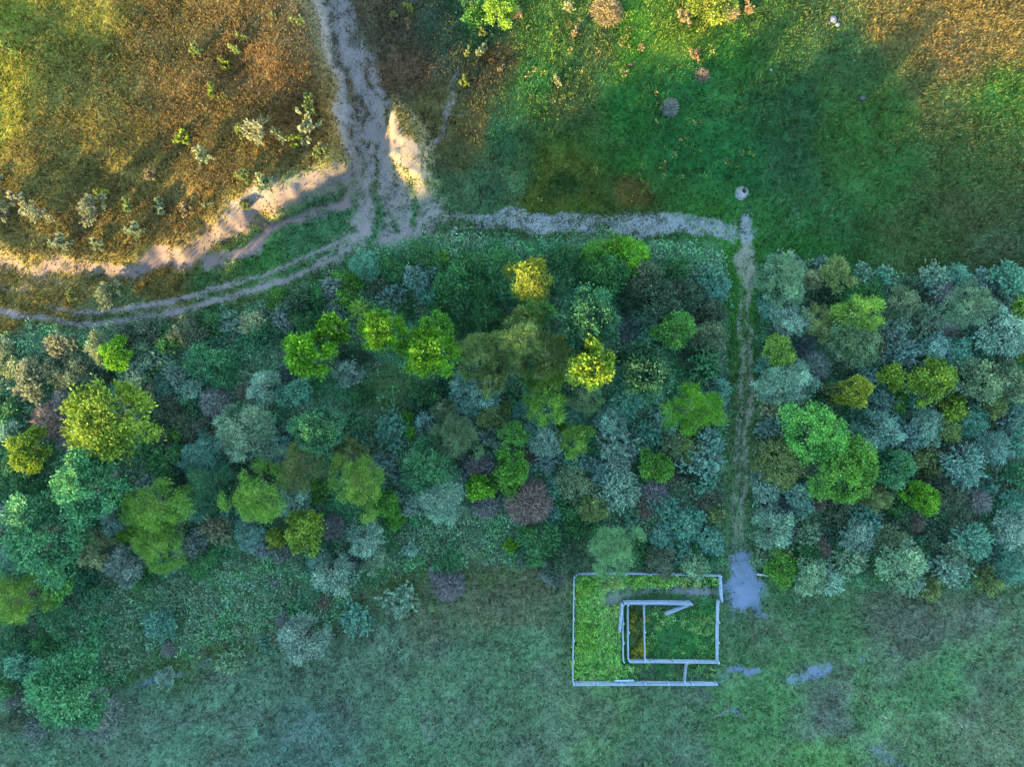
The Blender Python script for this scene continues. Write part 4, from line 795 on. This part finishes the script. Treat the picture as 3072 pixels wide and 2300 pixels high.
reg(1024, 0, [
 (425, 45, 65, 'F', 'yel', 'small bright yellow bush near the top, between track and meadow'), (325, 95, 50, 'F', 'fgrn'), (410, 130, 60, 'F', 'tan'), (985, 60, 190, 'L', 'gold', 'golden sunlit bush cut by the top edge, left of centre', .8), (1085, 60, 90, 'D', 'tan'), (840, 90, 140, 'B', 'green'), (880, 190, 55, 'F', 'fgrn'), (780, 325, 65, 'F', 'fgrn'), (860, 315, 80, 'F', 'warm'), (765, 495, 65, 'F', 'yel', 'upright yellow bush beside the thin wheel rut'), (985, 425, 50, 'F', 'tan'), (1655, 45, 200, 'D', 'tan', 'round tan bush cut by the top edge, centre'), (1420, 35, 100, 'F', 'cream'), (1335, 485, 65, 'F', 'cream'), (1450, 200, 60, 'F', 'tan'), (2050, 660, 120, 'D', 'purp', 'lone purple bare bush in the upper green meadow'), (1760, 440, 55, 'F', 'fgrn'), (1860, 285, 50, 'F', 'tan'), (1800, 400, 40, 'F', 'tan'), (800, 10, 100, 'B', 'dgrn'),
])
reg(2048, 0, [
 (180, 30, 230, 'L', 'yel', 'brilliant yellow tree cut by the top edge, right of centre', .8), (420, 50, 80, 'F', 'tan'), (90, 330, 70, 'F', 'tan'), (130, 460, 90, 'D', 'brn', 'small brown bare bush in the upper green meadow'), (300, 70, 120, 'D', 'tan'), (30, 90, 90, 'F', 'tan'),
])

# labels: hand-written ones stand; the others are told apart by their look, size and the nearest landmark plant
LMN = {  # landmark plants (start of their label) and the short name used to point at their neighbours
 'big round golden-lit tree': 'big golden tree', 'smaller yellow-lit tree': 'yellow-lit tree at the left edge', 'broad green tree below': 'broad green tree under the golden tree', 'round silvery teal shrub like': 'pincushion-like teal shrub',
 'light green willow between': 'light green willow', 'upper, darker willow': 'upper willow of the stacked pair', 'lower, lighter willow': 'lower willow of the stacked pair', 'bright lime tree with': 'leftmost lime tree',
 'large sage-silver shrub between': 'large sage-silver shrub', 'lime sunlit bush': 'lime bush below the rutted track', 'whitish sunlit shrub': 'whitish shrub at the left edge', 'dark teal tree with bright': 'dark teal tree with yellow patch', 'pale feathery bush alone': 'lone pale bush on the verge',
 'star-shaped': 'star-shaped young pine', 'vivid lime tree': 'vivid lime tree', 'bright yellow round-topped': 'bright yellow tree', 'olive willow right': 'leftmost olive willow', 'tall pale olive': 'tallest olive willow', 'yellow-green willow below': 'willow below the olive grove', 'tree with orange-gold': 'orange-gold speckled tree',
 'dark teal broad tree with yellow': 'upper dark teal tree', 'dark teal broad tree with few': 'lower dark teal tree', 'bright green tree left': 'bright green tree by the path', 'lime willow left': 'lime willow by the path', 'round grey-sage': 'round grey-sage willow', 'small emerald': 'emerald rosette tree', 'pale yellow-green willow': 'pale willow amid silver shrubs',
 'rounded teal green': 'rounded teal tree', 'round purple bare': 'round purple bush', 'tall twin-lobed': 'largest willow', 'big reddish brown': 'big reddish bare bush', 'largest pale silver': 'largest silver shrub above the pen', 'big silvery teal bush': 'big teal bush hugging the path', 'palest silvery blue': 'palest blue shrub by the path',
 'wide green-silver': 'wide shrub at the path corner', 'speckled silver-yellow': 'speckled silver-yellow tree', 'purple bare bush near': 'purple bush near the right meadow', 'small golden tree cut': 'golden tree at the right edge', 'round grey-brown': 'round grey-brown bush', 'big whitish shrub': 'big whitish shrub by the path', 'orange-yellow small': 'orange-yellow small tree',
 'yellow-green tree with': 'yellow-green tree with orange tips', 'largest bright green': 'largest bright green tree', 'mid green broad': 'mid green broad tree', 'wide olive bush': 'wide olive bush', 'small lime tree standing': 'lone lime tree at lower right', 'broadest silvery blue': 'broadest silvery blue shrub', 'big green-silver': 'big shrub at the thicket bottom', 'widest silvery teal': 'widest silvery teal shrub',
 'fluffy pale green': 'willow over the pen fence', 'pale silver shrub alone': 'silver shrub alone in grass', 'purple-grey bare bush left': 'purple bush left of the pen', 'broad dark teal tree': 'broad teal tree at lower left', 'light green willow cut': 'willow cut by the left edge', 'yellow tree with orange': 'yellow tree with orange tips', 'lone silvery teal': 'lone teal shrub in the scrub', 'wide pale silver': 'wide silver shrub at scrub edge',
 'broad green tree near': 'tree near the bottom left corner', 'round yellow-green bush': 'round bush in the brown field', 'pale spreading': 'pale spreading bush', 'large pale round': 'large pale bush with long shadow', 'golden sunlit bush cut': 'golden bush at the top edge', 'round tan bush': 'round tan bush at top', 'lone purple': 'lone purple bush in the meadow', 'brilliant yellow': 'brilliant yellow tree at top',
}
def short(lbl):
    for k, v in LMN.items():
        if lbl and lbl.startswith(k): return v
LM = [p for p in PL if short(p[5])]
ORD = ['nearest', 'second', 'third', 'fourth', 'fifth', 'sixth', 'seventh', 'eighth']
DIRS = ['right of', 'upper right of', 'above', 'upper left of', 'left of', 'lower left of', 'below', 'lower right of']
made = {}
for p in PL:
    if p[5]: continue
    k = min(LM, key=lambda q: math.hypot(q[0] - p[0], q[1] - p[1]))
    an = math.degrees(math.atan2(-(p[1] - k[1]), p[0] - k[0])) % 360
    di = int(((an + 22.5) % 360) // 45)
    sz = 'small ' if p[2] < 2.2 else ('big ' if p[2] > 4.2 else '')
    made.setdefault((sz, p[4], p[3], id(k), di), []).append((math.hypot(p[0] - k[0], p[1] - k[1]), p, k))
for (sz, c, t, _, di), lst in made.items():
    lst.sort(key=lambda a: a[0])
    for i, (dd, p, k) in enumerate(lst):
        o = '' if len(lst) == 1 else ' (%s)' % (ORD[i] + ('' if i == 0 else ' nearest'))
        p[5] = '%s%s %s %s the %s%s' % (sz, CNAME[c], KNAME[t][1], DIRS[di], short(k[5]), o)

for (px, py, d, t, c, lab, hs) in PL:
    (cm, tm), d0 = template(t, d)
    if t == 'F': hs *= 1.5
    h = d * ASPECT[t] * hs * random.uniform(.92, 1.1)
    f = (CAM_H - .6 * h) / CAM_H
    dd = d * f * {'S': 1.1, 'B': 1.1, 'D': 1.1, 'F': 1.0}.get(t, 1.04)
    q = P(px, py) * f
    nm, kn, cat = KNAME[t]
    if 760 < py < 1700:                       # crowns stand back from the narrow path
        pc = np.interp(py, [760, 1000, 1150, 1300, 1450, 1640], [2232, 2228, 2236, 2226, 2216, 2209])
        lim = (44 + dd * .52 * PPM); off = px - pc
        if abs(off) < lim:
            px = pc + math.copysign(min(lim, abs(off) + 60), off); q = P(px, py) * f
    e = empty(nm, (q[0], q[1], zat(*q) - .03), lab, cat, {'L': 'leafy trees of the thicket', 'W': 'willows of the thicket', 'S': 'silvery shrubs', 'D': 'bare bushes', 'B': 'low bushes of the thicket', 'F': 'bushes of the dry fields', 'P': None}[t])
    e.rotation_euler = (0, 0, random.random() * 6.283)
    s = dd / d0
    v_ = .05 if t == 'L' else .12
    e.scale = (s * random.uniform(1 - v_, 1 + v_), s * random.uniform(1 - v_, 1 + v_), h / (d0 * ASPECT[t]))
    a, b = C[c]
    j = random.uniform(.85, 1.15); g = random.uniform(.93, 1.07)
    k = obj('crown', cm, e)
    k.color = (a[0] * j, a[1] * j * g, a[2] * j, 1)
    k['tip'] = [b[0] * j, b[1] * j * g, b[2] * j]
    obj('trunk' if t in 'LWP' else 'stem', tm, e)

# ------------------------------------------------------------------ wooden pen
def box(x0, x1, y0, y1, z0, z1):
    V = np.array([(x, y, z) for x in (x0, x1) for y in (y0, y1) for z in (z0, z1)], float)
    return V, np.array([(0, 1, 3, 2), (4, 6, 7, 5), (0, 4, 5, 1), (2, 3, 7, 6), (0, 2, 6, 4), (1, 5, 7, 3)])
ME_POST = mesh('post', *box(-.06, .06, -.06, .06, -.3, 1.42), M_WOOD)
BOARDS = [mesh('rail', *box(0, 1, -.017, .017, -w / 2, w / 2), M_WOOD) for w in (.18, .21, .24)]
ME_THIN = mesh('rail', *box(0, 1, -.03, .03, -.045, .045), M_WOOD)
def fence(p0, p1, label, nb=4, bay=2.7, hgt=1.3, side=1, thin=False, lo=.22, name='board_fence', cat='fence', post0=True, double=False):
    a = P(*p0); b = P(*p1); Ln = float(np.hypot(*(b - a))); ang = math.atan2(b[1] - a[1], b[0] - a[0])
    e = empty(name, (a[0], a[1], zat(*a)), label, cat, 'timber fences of the pen')
    e.rotation_euler = (0, 0, ang)
    n = max(1, round(Ln / bay)); st = Ln / n
    for i in range(n + 1):
        if i == 0 and not post0: continue
        w = a + (b - a) * i / n
        q = obj('post', ME_POST, e); q.location = (i * st, 0, zat(*w) - zat(*a)); q.scale = (1, 1, hgt / 1.35 * random.uniform(.97, 1.05)); q.rotation_euler = (random.uniform(-.02, .02), random.uniform(-.02, .02), random.uniform(-.1, .1))
    for i in range(n):
        z0 = zat(*(a + (b - a) * i / n)) - zat(*a); z1 = zat(*(a + (b - a) * (i + 1) / n)) - zat(*a)
        for k in range(nb):
            z = lo + (hgt - lo - .08) * (k / max(1, nb - 1))
            for sd in ((side, -side) if double else (side,)):
                q = obj('rail', ME_THIN if thin else random.choice(BOARDS), e)
                q.location = (i * st - .05, sd * (.079 + .003 * (i % 2)), z + z0 + random.uniform(-.03, .03))
                q.rotation_euler = (random.uniform(-.05, .05), -math.atan2(z1 - z0, st) + random.uniform(-.012, .012), 0)
                q.scale = (st + .1, 1, random.uniform(.9, 1.1))
    return e
fence((1727, 1717), (2021, 1717), 'board fence along the upper side of the pen, under the willow', 4, side=1)
fence((2026, 1718), (2155, 1721), 'thin two-rail stretch of the upper pen fence, next to the gravel patch', 2, thin=True, side=1, lo=.6)
fence((1722, 1722), (1719, 2038), 'long thin rail fence down the left side of the pen', 3, side=-1)
fence((1719, 2040), (2142, 2040), 'long pale board fence along the bottom side of the pen', 4, side=-1, hgt=1.45)
fence((2149, 1795), (2147, 1976), 'pale board fence on the right side of the pen, below the gate', 4, side=-1, hgt=1.4)
fence((1886, 1974), (2148, 1974), 'board fence closing the inner yard at its bottom', 4, side=-1, hgt=1.35)
fence((1870, 1801), (2067, 1801), 'board fence closing the inner yard at its top', 4, side=-1, hgt=1.5, double=True)
fence((1867, 1806), (1869, 1976), 'rail fence on the outer left of the yellow flowering strip', 3, side=-1)
fence((1882, 1806), (1884, 1972), 'rail fence on the left of the strip, second from the lime weeds', 3, side=-1)
fence((1931, 1806), (1933, 1970), 'rail fence between the yellow flowering strip and the inner yard', 3, side=-1)
fence((2057, 1979), (2050, 2036), 'short slanting board fence linking inner yard and bottom pen fence', 3, side=-1)

def gate(p0, p1, label, hgt=1.3, tilt=0.0):
    a = P(*p0); b = P(*p1); Ln = float(np.hypot(*(b - a))); ang = math.atan2(b[1] - a[1], b[0] - a[0])
    e = empty('board_gate', (a[0], a[1], zat(*a) + .1), label, 'gate')
    e.rotation_euler = (tilt, 0, ang)
    for x in (.06, Ln * .5, Ln - .06):
        q = obj('stile', ME_POST, e); q.location = (x, -.06, .26); q.scale = (.8, .5, hgt / 1.72)
    for k in range(4):
        q = obj('board', BOARDS[(k + 1) % 3], e); q.location = (0, .0, .15 + (hgt - .25) * k / 3); q.scale = (Ln, 1, 1.05); q.rotation_euler = (0, random.uniform(-.01, .01), 0)
    q = obj('brace', ME_THIN, e); q.location = (.05, -.10, .1); q.scale = (math.hypot(Ln, hgt * .9) * .97, .6, .8); q.rotation_euler = (0, -math.atan2(hgt * .85, Ln), 0)
gate((2153, 1717), (2158, 1795), 'white board gate at the gravel patch, upper right of the pen', 1.4)
gate((2067, 1803), (1991, 1834), 'board gate swung open slantwise into the inner yard', 1.35)
gate((1862, 1803), (1853, 1886), 'pale narrow gate leaning out toward the lime weeds', 1.2, -.15)
def plank(px0, py0, px1, py1, z0, z1, label):
    a = P(px0, py0); b = P(px1, py1); Ln = float(np.hypot(*(b - a)))
    o = obj('plank', BOARDS[1], None, label=label, category='plank', group='loose planks')
    o.location = (a[0], a[1], zat(*a) + z0); o.scale = (math.hypot(Ln, z1 - z0), 1, 1)
    o.rotation_euler = (R(80), -math.atan2(z1 - z0, Ln), math.atan2(b[1] - a[1], b[0] - a[0]))
plank(1842, 2034, 1900, 2036, .9, .5, 'loose plank leaning inside the bottom pen fence')
plank(2268, 1719, 2332, 1727, .35, .3, 'fallen bluish rail in the brush right of the gravel patch')

# ------------------------------------------------------------------ small things on the ground
def dome(d, h, hole=False, seed=3):
    nr, na = 14, 28
    r = np.linspace(0, 1, nr); a = np.linspace(0, 2 * math.pi, na, endpoint=False)
    Rr, Aa = np.meshgrid(r, a, indexing='ij')
    X = np.cos(Aa) * Rr * d / 2; Y = np.sin(Aa) * Rr * d / 2
    X *= 1 + .12 * (fbm(np.cos(Aa) * 2 + 9, np.sin(Aa) * 2 + 9, 1.0, seed) - .5); Y *= 1 + .2 * (fbm(np.cos(Aa) * 2 + 3, np.sin(Aa) * 2 + 5, 1.0, seed) - .5)
    Z = h * (1 - Rr ** 2) - .05 + (fbm(X + 20, Y + 20, .35, seed, 3) - .5) * h * .5 * (1 - Rr ** 4)
    if hole:
        hd = np.hypot(X - .12 * d, Y - .10 * d); Z -= (1 - sstep(.08 * d, .17 * d, hd)) * (h + .35)
    idx = np.arange(nr * na).reshape(nr, na)
    F = np.stack([idx[:-1], idx[1:], np.roll(idx, -1, 1)[1:], np.roll(idx, -1, 1)[:-1]], -1).reshape(-1, 4)
    return np.stack([X, Y, Z], -1).reshape(-1, 3), F
q = P(2226, 578)
o = obj('earth_mound', mesh('earth_mound', *dome(1.9, .28, True), M_EARTH, smooth=True), label='round pale earth mound with a dark hole, above the narrow path', category='mound'); o.location = (*q, zat(*q))
def rock_mesh(d, seed, mat):
    na, nr = 10, 7
    th = np.linspace(0, math.pi, nr); a = np.linspace(0, 2 * math.pi, na, endpoint=False)
    T, A2 = np.meshgrid(th, a, indexing='ij')
    D = np.stack([np.sin(T) * np.cos(A2), np.sin(T) * np.sin(A2), np.cos(T)], -1)
    k = .65 + .7 * fbm(D[..., 0] * 1.4 + D[..., 2] + seed, D[..., 1] * 1.4 + seed * 2 - D[..., 2], 1.0, seed)
    V = D * k[..., None] * d / 2 * np.array([1, .8, .6])
    idx = np.arange(nr * na).reshape(nr, na)
    F = np.stack([idx[:-1], idx[1:], np.roll(idx, -1, 1)[1:], np.roll(idx, -1, 1)[:-1]], -1).reshape(-1, 4)
    return mesh('rock', V.reshape(-1, 3), F, mat)
def rock(px, py, d, mat, label, seed):
    q = P(px, py)
    o = obj('rock', rock_mesh(d, seed, mat), label=label, category='rock'); o.location = (*q, zat(*q) + d * .15); o.rotation_euler = (0, 0, seed * 1.3)
rock(2497, 62, 1.15, M_CHALK, 'large pale boulder in the grass near the top right', 4)
rock(2510, 76, .7, M_CHALK, 'smaller pale stone against the large pale boulder', 7)
rock(2484, 70, .5, M_CHALK, 'small pale stone left of the large pale boulder', 9)
rock(2588, 295, .8, M_ROCK, 'dark stone in the grass of the right meadow', 12)
rock(2187, 1716, .35, M_CHALK, 'small white stone on the gravel patch edge by the gate', 15)
rock(1377, 346, .3, M_CHALK, 'small white stone beside the thin rut in the brown grass', 18)
rock(2312, 212, .4, M_CHALK, 'small pale stone in the upper right green meadow', 21)

def branch(px, py, Ln, ang, label, seed):
    r2 = np.random.default_rng(seed); q = P(px, py); parts = []
    def grow(p, a, ln, rad, lv):
        pts = [np.array(p)]; aa = a
        for i in range(4):
            aa += r2.normal() * .18
            pts.append(pts[-1] + np.array([math.cos(aa) * ln / 4, math.sin(aa) * ln / 4, r2.normal() * .04 + .01]))
        parts.append(tube(pts, np.linspace(rad, rad * .35, 5), 5))
        if lv:
            for i in range(1, 5):
                grow(pts[i], aa + r2.choice([-1, 1]) * r2.uniform(.4, .9), ln * r2.uniform(.35, .6), rad * .6, lv - 1)
    grow((0, 0, .12), 0, Ln, .07, 2)
    V, Fq = join(parts)
    o = obj('fallen_branch', mesh('fallen_branch', V, Fq, M_DEAD, smooth=True), label=label, category='branch')
    o.location = (*q, zat(*q)); o.rotation_euler = (0, 0, ang)
M_DEAD = mat_stone('dead_wood', (.09, .09, .095), (.18, .175, .18), 6)
branch(2045, 2090, 2.8, -.35, 'long grey fallen branch in grass below the pen corner', 3)
branch(2150, 2098, 1.9, 3.6, 'forked grey fallen branch just right of the long one below the pen', 8)
branch(2142, 2148, 2.0, .3, 'low grey dead branch left of the small bare patch', 12)
